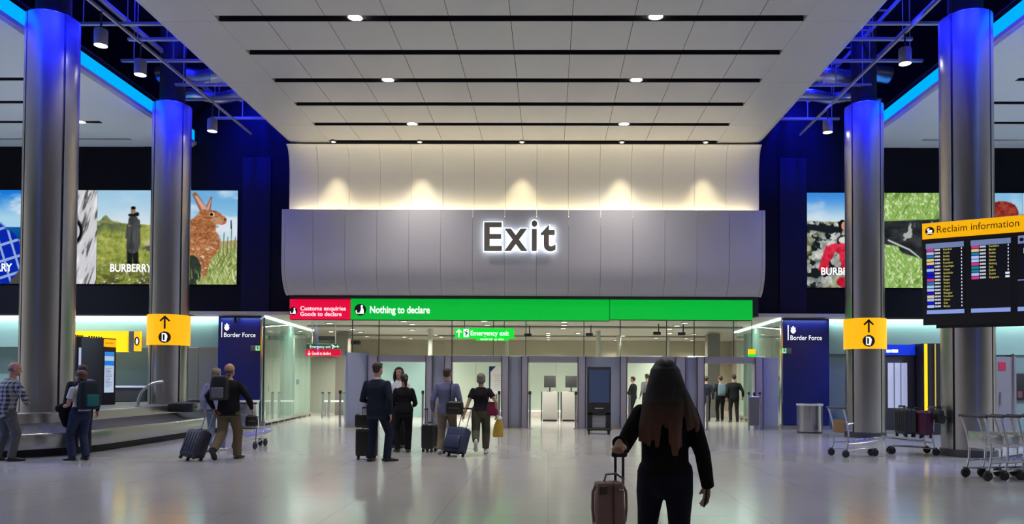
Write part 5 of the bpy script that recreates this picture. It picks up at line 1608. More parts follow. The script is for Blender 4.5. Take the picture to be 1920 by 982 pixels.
p = ground(1567, 856); trolley('empty luggage trolley standing before the right far column', (p.x, p.y, 0), R(14), 'luggage trolleys')
p = ground(1752, 852); plain_plate(trolley('loaded luggage trolley carrying black and magenta suitcases', (p.x, p.y, 0), R(180 - 6), 'luggage trolleys'))
p = ground(1822, 898)
ow = ['leftmost', 'second', 'third', 'fourth', 'fifth', 'rightmost']
for i in range(6):
    plain_plate(trolley('%s luggage trolley in the nested row at the right edge' % (ow[i] + (' from left' if 0 < i < 5 else '')), (p.x + .02 + i*.29, p.y + .06*i, 0), R(10), 'luggage trolleys in the nested row'))
p = ground(447, 842); plain_plate(trolley('luggage trolley just beyond the couple in front of the left blue panel', (p.x + .1, p.y, 0), R(84), 'luggage trolleys'))
# ================================================================= PEOPLE
M_skin = mat('skin', (.42, .23, .16), .55)
M_skin2 = mat('skin_ruddy', (.40, .19, .14), .55)
CL = {}
def cloth(name, c, r=.9):
    return mat(name, c, r, noise=(14, .12), spec=.2)
M_shoeblack = mat('shoe_black', (.012, .012, .013), .4)
M_shoewhite = mat('shoe_white', (.62, .62, .62), .6)
M_eye = mat('eye_dark', (.02, .015, .012), .3)
M_lip = mat('lip', (.30, .10, .09), .5)

def ik(a, b, l1, l2, pole):
    d = b - a
    L = min(max(d.length, abs(l1-l2)+1e-4), l1+l2-1e-4)
    u = d.normalized()
    p = pole - u*pole.dot(u)
    p = p.normalized() if p.length > 1e-5 else u.orthogonal().normalized()
    x = (l1*l1 - l2*l2 + L*L)/(2*L)
    h = math.sqrt(max(l1*l1 - x*x, 0))
    return a + u*x + p*h, a + u*L

def make_hand(mb, W, d, t, s, H, curl=.35, n=8):
    d = d.normalized(); t = (t - d*t.dot(d)).normalized()
    nrm = t.cross(d)*s
    p1 = W + d*.050*H
    mb.sweep([W - d*.012*H, W + d*.012*H, W + d*.032*H, p1], [(.0135*H, .011*H), (.019*H, .0105*H), (.0235*H, .0095*H), (.0225*H, .008*H)], side=t, n=12)
    for off, ln in ((.0175, .043), (.0058, .049), (-.0058, .045), (-.0172, .035)):
        p = p1 + t*off*H - d*.004*H
        dd = (d + t*off*3.2).normalized()
        pts = [p]; a = 0
        for k, f in enumerate((.45, .30, .25)):
            a += curl*(.7 if k == 0 else 1)
            q = dd*math.cos(a) + nrm*math.sin(a)
            p = p + q*ln*H*f; pts.append(p)
        mb.sweep(pts, [.0052*H, .0050*H, .0046*H, .0038*H], side=t, n=n)
    b0 = W + d*.012*H + t*.014*H
    td = (d*.75 + t*.62 + nrm*.25).normalized(); td2 = (d*.95 + t*.18 + nrm*.35).normalized()
    mb.sweep([b0, b0 + td*.022*H, b0 + td*.022*H + td2*.020*H], [.0085*H, .0068*H, .0052*H], side=nrm, n=n)

def person(label, loc, face, H=1.75, sex='m', skin=None, lean=(0, 0), ankles=None, heel=(0, 0), toe=(6, 6), wrists=None, poles=None, hands=None, curl=(.35, .35),
           top=None, bottom=None, shoes=M_shoeblack, hair=None, look=0, nod=0, fat=1.0, vox=.011, features=False, drop=.008, group=None):
    """top = dict(mat, sleeve='long'|'short', hem=fraction of H, flare, fat); bottom = dict(mat, fat, cuff)"""
    t = thing('person', label, 'person', loc, rz=face, group=group)
    fem = sex == 'f'
    hw = (.054 if fem else .052)*H
    sw = (.098 if fem else .110)*H
    pz = (.52 - drop)*H
    ank = ankles or [(-.06, 0, 0), (.06, .0, 0)]
    L = V((lean[0]*H, lean[1]*H, 0))
    def sp(f):
        k = (f - .52)/.30
        return V((L.x*k, L.y*max(k, -.2), pz + (f - .52)*H*(1 - .25*abs(lean[1]))))
    body, J = MB(), {}
    # legs
    A, K, HJ, FD, AP = [], [], [], [], []
    for i, s in enumerate((-1, 1)):
        hp = R(heel[i])
        a = V((ank[i][0]*H, ank[i][1]*H, ank[i][2]*H + .098*H*math.sin(hp) + .042*H*math.cos(hp)))
        hj = V((s*hw, 0, pz))
        fd = V((math.sin(R(toe[i]))*s, math.cos(R(toe[i])), 0))
        k, a2 = ik(hj, a, .245*H, .240*H, fd + V((0, .2, 0)))
        A.append(a2); K.append(k); HJ.append(hj); FD.append(fd)
    for i in (0, 1):
        body.sweep([HJ[i], (HJ[i]+K[i])/2, K[i], K[i]*.6+A[i]*.4, A[i]], [.046*H, .040*H, .029*H, .030*H, .020*H], n=12)
        fd = FD[i]; hp = R(heel[i])
        fv = (fd*math.cos(hp) - V((0, 0, 1))*math.sin(hp)); up = V((0, 0, 1))*math.cos(hp) + fd*math.sin(hp)
        body.sweep([A[i], A[i] - up*.022*H + fv*.02*H, A[i] - up*.03*H + fv*.07*H], [.019*H, .02*H, .016*H], n=10)
    # torso
    if fem:
        tr = [(.475, .070, .055), (.51, .094, .068), (.55, .097, .068), (.59, .082, .060), (.63, .071, .054), (.68, .077, .058), (.73, .088, .068), (.772, .094, .056), (.798, .080, .044), (.820, .050, .038), (.838, .034, .034)]
    else:
        tr = [(.475, .072, .056), (.51, .090, .066), (.55, .090, .066), (.60, .084, .062), (.64, .084, .062), (.70, .094, .068), (.745, .103, .070), (.780, .106, .058), (.805, .088, .046), (.825, .056, .040), (.842, .036, .036)]
    tr = [(f, a*H*fat, c*H*fat) for f, a, c in tr]
    body.sweep([sp(f) for f, a, c in tr[1:]], [(a*.90, c*.90) for f, a, c in tr[1:]], n=20, caps=('flat', 'round'))
    nb = sp(.83)
    hc = nb + V((L.x*.25, .012*H + L.y*.2, .105*H))
    Rh = Matrix.Rotation(R(look), 3, 'Z') @ Matrix.Rotation(R(nod), 3, 'X')
    def hp_(x, y, z):      # head-local point in units of H about head centre
        return hc + Rh @ V((x*H, y*H, z*H))
    body.sweep([nb - V((0, 0, .01*H)), nb*.5 + hp_(0, -.012, -.03)*.5, hp_(0, -.010, -.03)], [(.034*H, .034*H), (.031*H, .032*H), (.031*H, .034*H)], n=14)
    body.ell(hp_(0, -.006, .012), (.0445*H, .056*H, .053*H), 20, 14, Rh)
    body.ell(hp_(0, .014, -.026), (.036*H, .040*H, .040*H), 18, 12, Rh)
    body.ell(hp_(0, .042, -.052), (.016*H, .013*H, .012*H), 12, 8, Rh)
    body.sweep([hp_(0, .046, .006), hp_(0, .060, -.018), hp_(0, .052, -.022)], [.0045*H, .0075*H, .006*H], n=8)
    body.ell(hp_(0, .040, .014), (.032*H, .012*H, .007*H), 12, 8, Rh)
    for s in (-1, 1):
        body.ell(hp_(s*.0455, -.004, -.008), (.0065*H, .013*H, .019*H), 10, 8, Rh)
    # arms
    SJ, EL, WR = [], [], []
    for i, s in enumerate((-1, 1)):
        sj = sp(.783) + V((s*sw, -.004*H, 0))
        wt = V(tuple(c*H for c in (wrists or [(-.155, .03, .485), (.155, .03, .485)])[i]))
        pole = V((poles or [(-.2, -1, 0), (.2, -1, 0)])[i])
        e, w_ = ik(sj, wt, .170*H, .148*H, pole)
        SJ.append(sj); EL.append(e); WR.append(w_)
        body.sweep([sj, sj*.5+e*.5, e, e*.6+w_*.4, w_], [.033*H, .026*H, .021*H, .0215*H, .0145*H], n=12)
        d = (w_ - e).normalized(); th = V((-s*.25, 1, 0))
        if hands and hands[i]:
            d = V(hands[i][0]).normalized(); th = V(hands[i][1])
        make_hand(body, w_, d, th, s, H, curl[i])
    body.fuse('body', skin or M_skin, t, min(vox, .0075), it=3)
    if features:
        for s in (-1, 1):
            b = MB(); b.ell(hp_(s*.0165, .0445, .002), (.0062*H, .004*H, .0042*H), 10, 8, Rh); b.build('eye', M_eye, t, world=False)
        b = MB(); b.ell(hp_(0, .0535, -.036), (.0135*H, .004*H, .0042*H), 12, 8, Rh); b.build('mouth', M_lip, t, world=False)
    # ---- clothes
    bt = bottom
    if bt:
        b = MB(); f = bt.get('fat', 1.0); cuff = bt.get('cuff', .0)
        ring = [x for x in tr if x[0] <= .60]
        b.sweep([sp(.448), sp(.46)] + [sp(r[0]) for r in ring], [(ring[0][1]*.62, ring[0][2]*.8), (ring[0][1]*.95, ring[0][2]*1.08)] + [(r[1]*1.06 + .004, r[2]*1.08 + .005) for r in ring], n=20, cap='flat')
        kf = bt.get('knee', .040); cf = bt.get('calf', .037); af = bt.get('ankle', .033); tf = bt.get('thigh', .056)
        for i in (0, 1):
            e = A[i] + (K[i]-A[i]).normalized()*(cuff*H - .012*H)
            b.sweep([HJ[i] + V((0, -.004*H, .03*H)), HJ[i]*.75+K[i]*.25, HJ[i]*.4+K[i]*.6, K[i], K[i]*.6+A[i]*.4, K[i]*.2+A[i]*.8 if cuff < .05 else e*.9+K[i]*.1, e],
                    [tf*H*1.0*f, tf*H*f, (tf*.4+kf*.6)*H*f, kf*H*f, cf*H*f, (cf*.3+af*.7)*H*f, af*H*f], n=16, caps=('round', 'flat'))
        b.fuse(bt.get('name', 'trousers'), bt['mat'], t, vox, it=4)
    for i in (0, 1):
        fd = FD[i]; hp = R(heel[i])
        fv = (fd*math.cos(hp) - V((0, 0, 1))*math.sin(hp)); up = V((0, 0, 1))*math.cos(hp) + fd*math.sin(hp)
        a = A[i]; sd = up.cross(fv)
        b = MB(); g = a - up*.0415*H
        b.sweep([g - fv*.040*H + up*.018*H, g - fv*.02*H + up*.022*H, g + fv*.03*H + up*.020*H, g + fv*.075*H + up*.014*H, g + fv*.108*H + up*.011*H],
                [(.018*H, .014*H), (.022*H, .022*H), (.023*H, .020*H), (.027*H, .0145*H), (.019*H, .010*H)], side=sd, n=14)
        b.sweep([a - up*.03*H, a + up*.002*H], [(.024*H, .026*H), (.022*H, .023*H)], side=sd, n=12)
        b.fuse('shoe', shoes, t, .008, it=2)
        # flat sole under each shoe
        b = MB(); pr = [(-.045, -.018), (-.03, -.022), (.03, -.020), (.075, -.027), (.105, -.018), (.112, 0), (.105, .018), (.075, .027), (.03, .020), (-.03, .022), (-.045, .018)]
        b.prism([(x*H, y*H) for x, y in pr], g - up*.0005*H, fv, -sd, .007*H)
        b.build('sole', mat('sole_dark', (.03, .03, .03), .7) if shoes is not M_shoewhite else M_shoewhite, t, world=False)
    if top:
        b = MB(); hem = top.get('hem', .50); f = top.get('fat', 1.0); fl = top.get('flare', 1.0); ins = top.get('inset', .007)
        fr = [r for r in tr if r[0] > hem + .01 and r[0] < .835]
        def wid(z):
            for r0, r1 in zip(tr, tr[1:]):
                if r0[0] <= z <= r1[0]:
                    k = (z-r0[0])/(r1[0]-r0[0]); return r0[1]+(r1[1]-r0[1])*k, r0[2]+(r1[2]-r0[2])*k
            return tr[1][1], tr[1][2]
        hw_ = wid(max(hem, .50))
        P = [sp(hem)] + [sp(r[0]) for r in fr] + [sp(.832)]
        wmin = top.get('boxy', 0)*H
        RR = [(max(hw_[0], wmin)*1.06*fl*f + ins + .008, hw_[1]*1.1*fl*f + ins + .010)] + [(max(r[1], wmin if r[0] < .72 else 0)*1.05*f + ins, r[2]*1.08*f + ins) for r in fr] + [(.036*H + .008, .037*H + .008)]
        b.sweep(P, RR, n=22, caps=('flat', 'flat'))
        for i in (0, 1):
            sj, e, w_ = SJ[i], EL[i], WR[i]; aw = top.get('arm', 1.0)
            if top.get('sleeve', 'long') == 'long':
                d = (w_-e).normalized(); c = w_ + d*top.get('cuffend', .0)*H
                cw = top.get('cuffw', .020)*H
                b.sweep([sj + V((0, 0, .002*H)), sj*.5+e*.5, e, e*.55+c*.45, c - d*.012*H, c], [.034*H*min(aw, 1.06), .0325*H*aw, .028*H*aw, .0265*H*aw, cw, cw*1.02], n=14, caps=('round', 'flat'))
            else:
                c = sj*.42+e*.58
                b.sweep([sj + V((0, 0, .002*H)), sj*.7+e*.3, c], [.034*H*min(aw, 1.06), .033*H*aw, .035*H*aw], n=14, caps=('round', 'flat'))
        b.fuse(top.get('name', 'top'), top['mat'], t, vox, it=4)
        if top.get('collar'):
            b = MB(); b.sweep([nb - V((0, 0, .012*H)), nb + V((0, .004*H, .018*H))], [(.041*H, .042*H), (.036*H, .037*H)], n=18, cap='flat'); b.build('collar', top['collar'], t, world=False)
    # ---- hair
    if hair:
        kind, hm = hair
        b = MB()
        if kind == 'short':
            b.ell(hp_(0, -.014, .020), (.0485*H, .054*H, .050*H), 20, 14, Rh); b.ell(hp_(0, -.030, -.012), (.040*H, .030*H, .034*H), 16, 10, Rh)
            b.ell(hp_(0, .022, .045), (.036*H, .028*H, .020*H), 14, 10, Rh)
        elif kind == 'bald':
            b.ell(hp_(0, -.020, -.010), (.0462*H, .0445*H, .027*H), 18, 12, Rh)
        elif kind == 'bob':
            b.ell(hp_(0, -.012, .016), (.055*H, .060*H, .056*H), 20, 14, Rh); b.ell(hp_(0, -.022, -.022), (.056*H, .046*H, .048*H), 20, 14, Rh)
            b.ell(hp_(0, .016, .044), (.044*H, .034*H, .024*H), 14, 10, Rh)
        elif kind in ('pony', 'shoulder'):
            b.ell(hp_(0, -.013, .017), (.050*H, .057*H, .053*H), 20, 14, Rh); b.ell(hp_(0, -.030, -.010), (.043*H, .034*H, .038*H), 16, 10, Rh)
            b.ell(hp_(0, .018, .045), (.038*H, .030*H, .021*H), 14, 10, Rh)
            if kind == 'pony':
                b.sweep([hp_(0, -.060, .010), hp_(0, -.085, -.005), hp_(0, -.088, -.06), hp_(.004, -.080, -.13)], [.016*H, .020*H, .019*H, .007*H], n=12)
            else:
                for s in (-1, 1):
                    b.sweep([hp_(s*.035, -.01, .03), hp_(s*.052, -.004, -.02), hp_(s*.056, .0, -.08), hp_(s*.05, .01, -.115)], [(.018*H, .03*H), (.016*H, .034*H), (.016*H, .03*H), (.008*H, .014*H)], n=12)
                b.sweep([hp_(0, -.045, .02), hp_(0, -.058, -.03), hp_(0, -.055, -.085), hp_(0, -.05, -.12)], [(.04*H, .02*H), (.05*H, .02*H), (.052*H, .018*H), (.03*H, .01*H)], n=14)
        elif kind == 'long':
            hair_long(b, hp_, Rh, H)
        b.fuse('hair', hm, t, .008 if kind != 'long' else .006, it=3 if kind != 'long' else 1)
    t['_w'] = 0
    del t['_w']
    return t, dict(WR=WR, EL=EL, SJ=SJ, sp=sp, hp=hp_, A=A, HJ=HJ, K=K, H=H)

def hair_long(b, hp_, Rh, H):
    b.ell(hp_(0, -.010, .016), (.051*H, .058*H, .055*H), 22, 16, Rh)
    b.ell(hp_(0, -.026, -.016), (.050*H, .044*H, .050*H), 20, 14, Rh)
    rnd = random.Random(4)
    # locks: angle round the back of the head -> end point (x across the back, z height)
    ends = []
    for k in range(34):
        f = -1 + 2*k/33
        z = -.265 + .006*rnd.uniform(-1, 1)
        if f < -.35: z = -.245 - .05*(f+1) + .02*rnd.uniform(-1, 1)
        if -.35 <= f < -.05: z = -.185 + .03*rnd.uniform(-1, 1)        # gap where the sweater shows
        if -.05 <= f < .62: z = -.315 + .45*(f-.25)**2 + .012*rnd.uniform(-1, 1)
        if f >= .62: z = -.20 + .03*rnd.uniform(-1, 1)
        ends.append((f, z))
    for f, z in ends:
        a = f*1.25
        x0 = .050*math.sin(a); y0 = -.012 - .050*math.cos(a)
        xs = .062*f + .020*math.sin(3*f); x1 = .112*f + (.012 if f > 0 else .0)
        if -.05 <= f < .62: x1 = .060*f + .010
        yb = -.092 + .030*f*f
        w0 = .012
        pts = [hp_(x0*.6, y0*.5 + .0, .054), hp_(x0*1.02, y0*1.0, .020), hp_(xs*1.0, y0*.4 + yb*.55, -.045), hp_(.6*xs+.42*x1, yb - .012, -.115), hp_(x1*.93, yb - .016, (-.115 + z)/2 - .02), hp_(x1 + .006*rnd.uniform(-1, 1), yb - .006, z)]
        b.sweep(pts, [(w0*.7*H, .008*H), (w0*H, .010*H), (w0*1.1*H, .010*H), (w0*1.15*H, .0095*H), (w0*1.0*H, .008*H), (w0*.65*H, .005*H)], side=(1, 0, 0), n=10)

# ---------------------------------------------------------------- bags
def suitcase(label, loc, rz, w, d, h, m, handle=.42, tilt=0, grip=True, group=None, soft=False, name='suitcase'):
    rot = Matrix.Rotation(rz, 3, 'Z') @ Matrix.Rotation(R(tilt), 3, 'X')
    t = thing(name, label, 'suitcase', loc, rot=rot, group=group)
    z0 = .065
    b = MB(); b.box((0, 0, z0 + h/2), (w, d, h), bev=min(w, d)*.18, seg=3); b.build('shell', m, t, world=False)
    b = MB()
    for k in range(5):
        x = -w*.32 + k*w*.16
        b.box((x, -d/2 - .003, z0 + h*.5), (w*.035, .012, h*.76), bev=.003); 
        if not soft: b.box((x, d/2 + .003, z0 + h*.5), (w*.035, .012, h*.76), bev=.003)
    if soft:
        b.bm.clear(); b.box((0, -d/2 - .02, z0 + h*.36), (w*.8, .06, h*.5), bev=.02)
        b.build('front_pocket', m, t, world=False)
    else:
        b.build('ribs', m, t, world=False)
    b = MB(); b.box((0, 0, z0 + h/2), (w + .004, .012, h + .004), bev=.002); b.build('zip', M_black, t, world=False)
    if handle:
        y = d*.30
        for s in (-1, 1):
            b = MB(); b.cyl((s*w*.22, y, z0 + h - .05), (s*w*.22, y, z0 + h + handle), .010, n=10)
            b.build('telescopic_rod', M_chrome if handle > .1 else M_black, t, world=False)
        b = MB(); b.box((0, y, z0 + h + handle), (w*.50, .035, .032), bev=.01); b.build('grip', M_black, t, world=False)
    b = MB(); b.tube([(-.07, 0, z0 + h), (-.06, 0, z0 + h + .03), (.06, 0, z0 + h + .03), (.07, 0, z0 + h)], .010, 8); b.build('carry_handle', M_black, t, world=False)
    for sx in (-1, 1):
        for sy in (-1, 1):
            b = MB(); b.cyl((sx*(w/2 - .05) - .014, sy*(d/2 - .04), .03), (sx*(w/2 - .05) + .014, sy*(d/2 - .04), .03), .03, n=14)
            b.box((sx*(w/2 - .05), sy*(d/2 - .04), .055), (.035, .035, .04)); b.build('wheel', M_rubber, t, world=False)
    return t

def soft_bag(name, label, cat, loc, rz, w, d, h, m, strap=None, taper=.85, pocket=True, rot=None, group=None, trim=None):
    t = thing(name, label, cat, loc, rz=rz, rot=rot, group=group)
    b = MB(); b.box((0, 0, h/2), (w, d, h), bev=min(w, d)*.30, seg=4)
    bmesh.ops.subdivide_edges(b.bm, edges=[e for e in b.bm.edges if e.calc_length() > .08], cuts=3, use_grid_fill=True)
    for v in b.bm.verts:
        f = max(0, min(1, v.co.z/h)); k = 1 - (1-taper)*f*f; v.co.x *= k; v.co.y *= k*(1 - .25*f*f)
        v.co.x *= 1 + .05*math.sin(PI*f); v.co.y *= 1 + .08*math.sin(PI*f)
    b.build('bag', m, t, world=False, smooth=60)
    if pocket:
        b = MB(); b.box((0, -d/2 - .005, h*.32), (w*.66, d*.30, h*.42), bev=min(w, h)*.06, seg=3); b.build('front_pocket', trim or m, t, world=False)
    if strap:
        for pts in strap:
            b = MB(); b.sweep(pts, [(.022, .005)]*len(pts), side=(0, 1, 0), n=8, cap='flat'); b.build('strap', m, t, world=False)
    return t

def L2W(t, v): return wm(t) @ V(v)
def gp(px, Y, sc=1400): return V(((px - 1028)*Y/F, Y, 0))

# ---- foreground woman with long hair, walking away
jeans_dark = cloth('dark_jeans', (.010, .012, .022)); knit_black = cloth('black_knit', (.009, .008, .009))
hair_brown = ombre('long_brown_hair', (.010, .006, .005), (.17, .062, .034), 1.05, 1.42)
Yw = 5.12
H = 1.69
fw, JW = person('person in black sweater and dark jeans with long brown hair, walking away in the foreground', (.80, Yw, 0), R(0), H, 'f', lean=(0, .01),
    ankles=[(-.05, .10, 0), (.055, -.13, 0)], heel=(0, 28), wrists=[(-.205, -.20, .662), (.178, .03, .470)], poles=[(-.55, -.3, -1), (.1, -1, 0)],
    hands=[((-.15, -.75, -.65), (.9, 0, .2)), ((-.05, .25, -1), (-.35, 1, .2))], curl=(1.0, .28),
    top=dict(mat=knit_black, name='sweater', hem=.545, flare=.97, fat=1.06, boxy=.082, arm=1.14, cuffw=.027, cuffend=.004, collar=knit_black),
    bottom=dict(mat=jeans_dark, name='jeans', thigh=.058, knee=.041, calf=.038, ankle=.030), shoes=M_shoeblack, hair=('long', hair_brown), nod=-4, vox=.009, drop=.018)
hL = JW['WR'][0]; hR = JW['WR'][1]
# phone in her right hand
pc = L2W(fw, hR + V((-.012, .02, -.075)))
t = thing('mobile_phone', 'dark mobile phone held in the right hand of the foreground walker', 'phone', pc, rot=Matrix.Rotation(R(80), 3, 'Z') @ Matrix.Rotation(R(8), 3, 'X'))
b = MB(); b.box((0, 0, 0), (.070, .009, .145), bev=.004); b.build('body', M_black, t, world=False)
b = MB(); b.box((0, -.0048, 0), (.062, .001, .134)); b.build('screen', mat('phone_glass', (.01, .01, .014), .1), t, world=False)
# her suitcase with a brown bag on it
hw_ = L2W(fw, hL)
sx, sy = hw_.x - .005, hw_.y - .10
case_h = .53
M_rose = mat('rose_shell', (.36, .27, .27), .35)
M_rosebag = mat('mauve_brown_leather', (.27, .16, .15), .45, bump=(60, .05))
t = suitcase('pale rose cabin suitcase pulled by the foreground walker', (sx - .02, sy - .06, 0), R(70), .38, .24, case_h, M_rose, handle=0, group=None)
for dx in (-.024, .024):
    bx = MB(); bx.cyl((sx + dx, sy + .03, .55), (sx + dx, sy + .03, 1.045), .0085, n=12); bx.build('telescopic_rod', M_black, t)
bx = MB(); bx.box((sx, sy + .03, 1.05), (.10, .034, .032), bev=.012); bx.build('grip', M_black, t)
t = thing('travel_bag', 'mauve brown leather bag strapped on top of the pale rose suitcase', 'bag', (sx - .075, sy - .10, case_h + .068), rz=R(8))
bw, bd, bh = .19, .15, .30
b = MB(); b.box((0, 0, bh/2), (bw, bd, bh), bev=.02, seg=3)
for v in b.bm.verts:
    k = 1 - .13*(v.co.z/bh); v.co.x *= k; v.co.y *= 1 - .25*(v.co.z/bh)
b.build('bag', M_rosebag, t, world=False)
b = MB(); b.box((.015, -bd*.45, bh*.5), (.008, .012, bh*.96), bev=.002); b.box((-.05, -bd*.42, bh*.86), (.05, .02, .05), bev=.005); b.build('flap_trim', mat('dark_mauve_trim', (.08, .045, .045), .5), t, world=False)
for s in (-1, 1):
    b = MB(); b.tube([(s*.086, -.01, bh*.92), (s*.104, -.015, bh*.80), (s*.106, -.02, bh*.45), (s*.098, -.02, bh*.2)], .008, 8); b.build('strap', M_rosebag, t, world=False)
b = MB(); b.tube([(-.03, 0, bh), (-.02, -.01, bh + .045), (.04, -.01, bh + .05), (.085, 0, bh + .02), (.09, 0, bh - .03)], .007, 8); b.build('handle', M_rosebag, t, world=False)
b = MB(); b.lathe([(.0, .0), (.018, 0), (.018, .008), (.0, .008)], (.06, -bd*.45, bh*.86), 16); b.build('buckle', M_chrome, t, world=False)

# ---- man in navy suit with black suitcase
navy = cloth('navy_suit', (.010, .014, .032), .8)
p = gp(707, 13.7)
su, _ = person('person in dark navy suit standing with back turned, black suitcase beside', p, R(-12), 1.83, 'm', ankles=[(-.075, .0, 0), (.095, .035, 0)], toe=(4, 50),
    wrists=[(-.10, .12, .60), (.150, -.01, .475)], poles=[(-.5, -.6, -1), (.6, -1, 0)], top=dict(mat=navy, name='suit_jacket', hem=.43, flare=1.06, arm=1.10, fat=1.06, collar=cloth('white_shirt', (.55, .56, .6))),
    bottom=dict(mat=navy, thigh=.058, knee=.044, calf=.042, ankle=.040), hair=('short', mat('dark_brown_hair', (.03, .02, .014), .7)), look=-14, fat=1.03)
blackcase = mat('black_case', (.014, .014, .016), .4)
p = gp(688, 14.08); suitcase('black upright suitcase just behind the navy-suited person', p, R(8), .40, .24, .50, blackcase, handle=.40, group=None)
p = gp(677, 13.85)
t = soft_bag('briefcase', 'black briefcase resting on top of the black upright suitcase', 'bag', (gp(684, 14.0).x, 13.98, .60), R(8), .34, .12, .26, blackcase, taper=1.0, pocket=False)
# ---- woman in white blouse facing the viewer
p = gp(748, 16.5)
wh = cloth('white_blouse', (.62, .62, .70))
person('person in white blouse and dark trousers facing the viewer, behind the navy suit', p, R(172), 1.79, 'f', wrists=[(-.09, .15, .62), (.09, .15, .62)], poles=[(-.4, -.5, -1), (.4, -.5, -1)],
    top=dict(mat=wh, name='blouse', hem=.53, arm=1.08), bottom=dict(mat=cloth('black_trousers', (.011, .011, .014))), hair=('shoulder', mat('dark_hair', (.018, .010, .008), .6)), look=10, features=True)
# ---- woman in black with dark ponytail
p = gp(757, 15.5)
blk = cloth('black_suit_cloth', (.008, .008, .010))
person('person in black outfit with dark ponytail, back turned, beside the navy suit', p, R(8), 1.635, 'f', ankles=[(-.07, .0, 0), (.055, .01, 0)], toe=(30, 10), wrists=[(-.10, .13, .58), (.12, .12, .58)], poles=[(-.4, -.5, -1), (.4, -.5, -1)],
    top=dict(mat=blk, name='jacket', hem=.46, flare=1.08, fat=1.10, arm=1.12), bottom=dict(mat=blk, thigh=.060, knee=.045, calf=.043, ankle=.040), hair=('pony', mat('dark_hair', (.018, .010, .008), .6)), look=18, fat=1.05)
# ---- man in blue shirt, khaki trousers, shoulder bag
p = gp(838, 15.2)
khaki = cloth('khaki_cotton', (.20, .165, .125)); blsh = cloth('blue_shirt', (.12, .13, .24))
bm_, JB = person('person in blue shirt and khaki trousers walking away with a black shoulder bag', p, R(-4), 1.76, 'm', ankles=[(-.07, -.04, 0), (.065, .10, 0)], heel=(8, 0),
    wrists=[(-.17, .03, .49), (.165, .08, .50)], top=dict(mat=blsh, name='shirt', hem=.47, arm=1.14, fat=1.06, flare=1.02, collar=blsh), bottom=dict(mat=khaki, thigh=.060, knee=.046, calf=.044, ankle=.040),
    shoes=M_shoewhite, hair=('short', mat('brown_hair', (.045, .026, .018), .7)), fat=1.0, look=-8)
c = L2W(bm_, (.19, -.13, .80))
soft_bag('shoulder_bag', 'black shoulder bag hanging at the hip of the blue-shirted walker', 'bag', c, R(-8), .34, .13, .27, blackcase, taper=.98,
    strap=[[(-.10, .03, .25), (-.09, -.02, .42), (-.085, -.01, .58), (-.09, .07, .66), (-.09, .15, .66)]])
p = gp(806, 15.6)
suitcase('black slim upright suitcase at the left of the blue-shirted walker', p, R(80), .36, .26, .52, blackcase, handle=.30)
# ---- grey-haired woman with magenta bag
p = gp(902, 15.2)
olive = cloth('olive_trousers', (.075, .078, .055)); tee = cloth('black_tee', (.012, .010, .014))
gw, JG = person('grey-haired person in black T-shirt and olive trousers walking away, pulling a blue suitcase', p, R(2), 1.65, 'f', ankles=[(-.045, -.24, .06), (.06, .04, 0)], heel=(62, 0),
    wrists=[(-.205, -.09, .475), (.19, -.02, .50)], poles=[(-.6, -.7, 0), (.8, -.8, 0)], top=dict(mat=tee, name='t_shirt', sleeve='short', hem=.545, arm=1.12, fat=1.04), bottom=dict(mat=olive, thigh=.062, knee=.052, calf=.050, ankle=.040, cuff=.03),
    shoes=M_shoewhite, hair=('bob', mat('grey_hair', (.17, .15, .125), .7)), fat=1.04)
c = L2W(gw, (.20, -.02, .78))
soft_bag('tote_bag', 'magenta tote bag on the shoulder of the grey-haired walker', 'bag', c, R(-6), .30, .15, .28, cloth('magenta_canvas', (.16, .018, .055)), taper=.55, pocket=False,
    strap=[[(-.04, .05, .26), (-.06, .05, .42), (-.05, .02, .55)], [(-.04, -.05, .26), (-.07, -.06, .42), (-.06, -.02, .56)]])
c = L2W(gw, V(JG['WR'][1]) + V((.02, .0, -.06)))
t = thing('carrier_bag', 'yellow plastic carrier bag hanging from the hand of the grey-haired walker', 'bag', c)
b = MB(); n = 10
b.sweep([(0.02, 0, -.42), (.02, 0, -.36), (.03, 0, -.2), (.04, 0, -.06)], [(.10, .035), (.11, .05), (.095, .045), (.05, .03)], n=18, cap='flat'); b.build('bag', mat('yellow_plastic', (.50, .33, .03), .45, noise=(9, .3)), t, world=False, smooth=60)
b = MB(); b.sweep([(.04, 0, -.065), (.05, 0, -.03), (.03, 0, .01)], [(.05, .03), (.06, .03), (.012, .010)], n=14, cap='flat'); b.build('handles', M_paper, t, world=False)
hand = L2W(gw, JG['WR'][0])
bluecase = mat('navy_blue_case', (.018, .026, .075), .5)
p = gp(850, 14.75)
t = suitcase('dark blue soft suitcase pulled at a tilt by the grey-haired walker', (p.x + .02, 14.62, .02), R(-28), .44, .25, .50, bluecase, handle=.46, tilt=-24, soft=True)
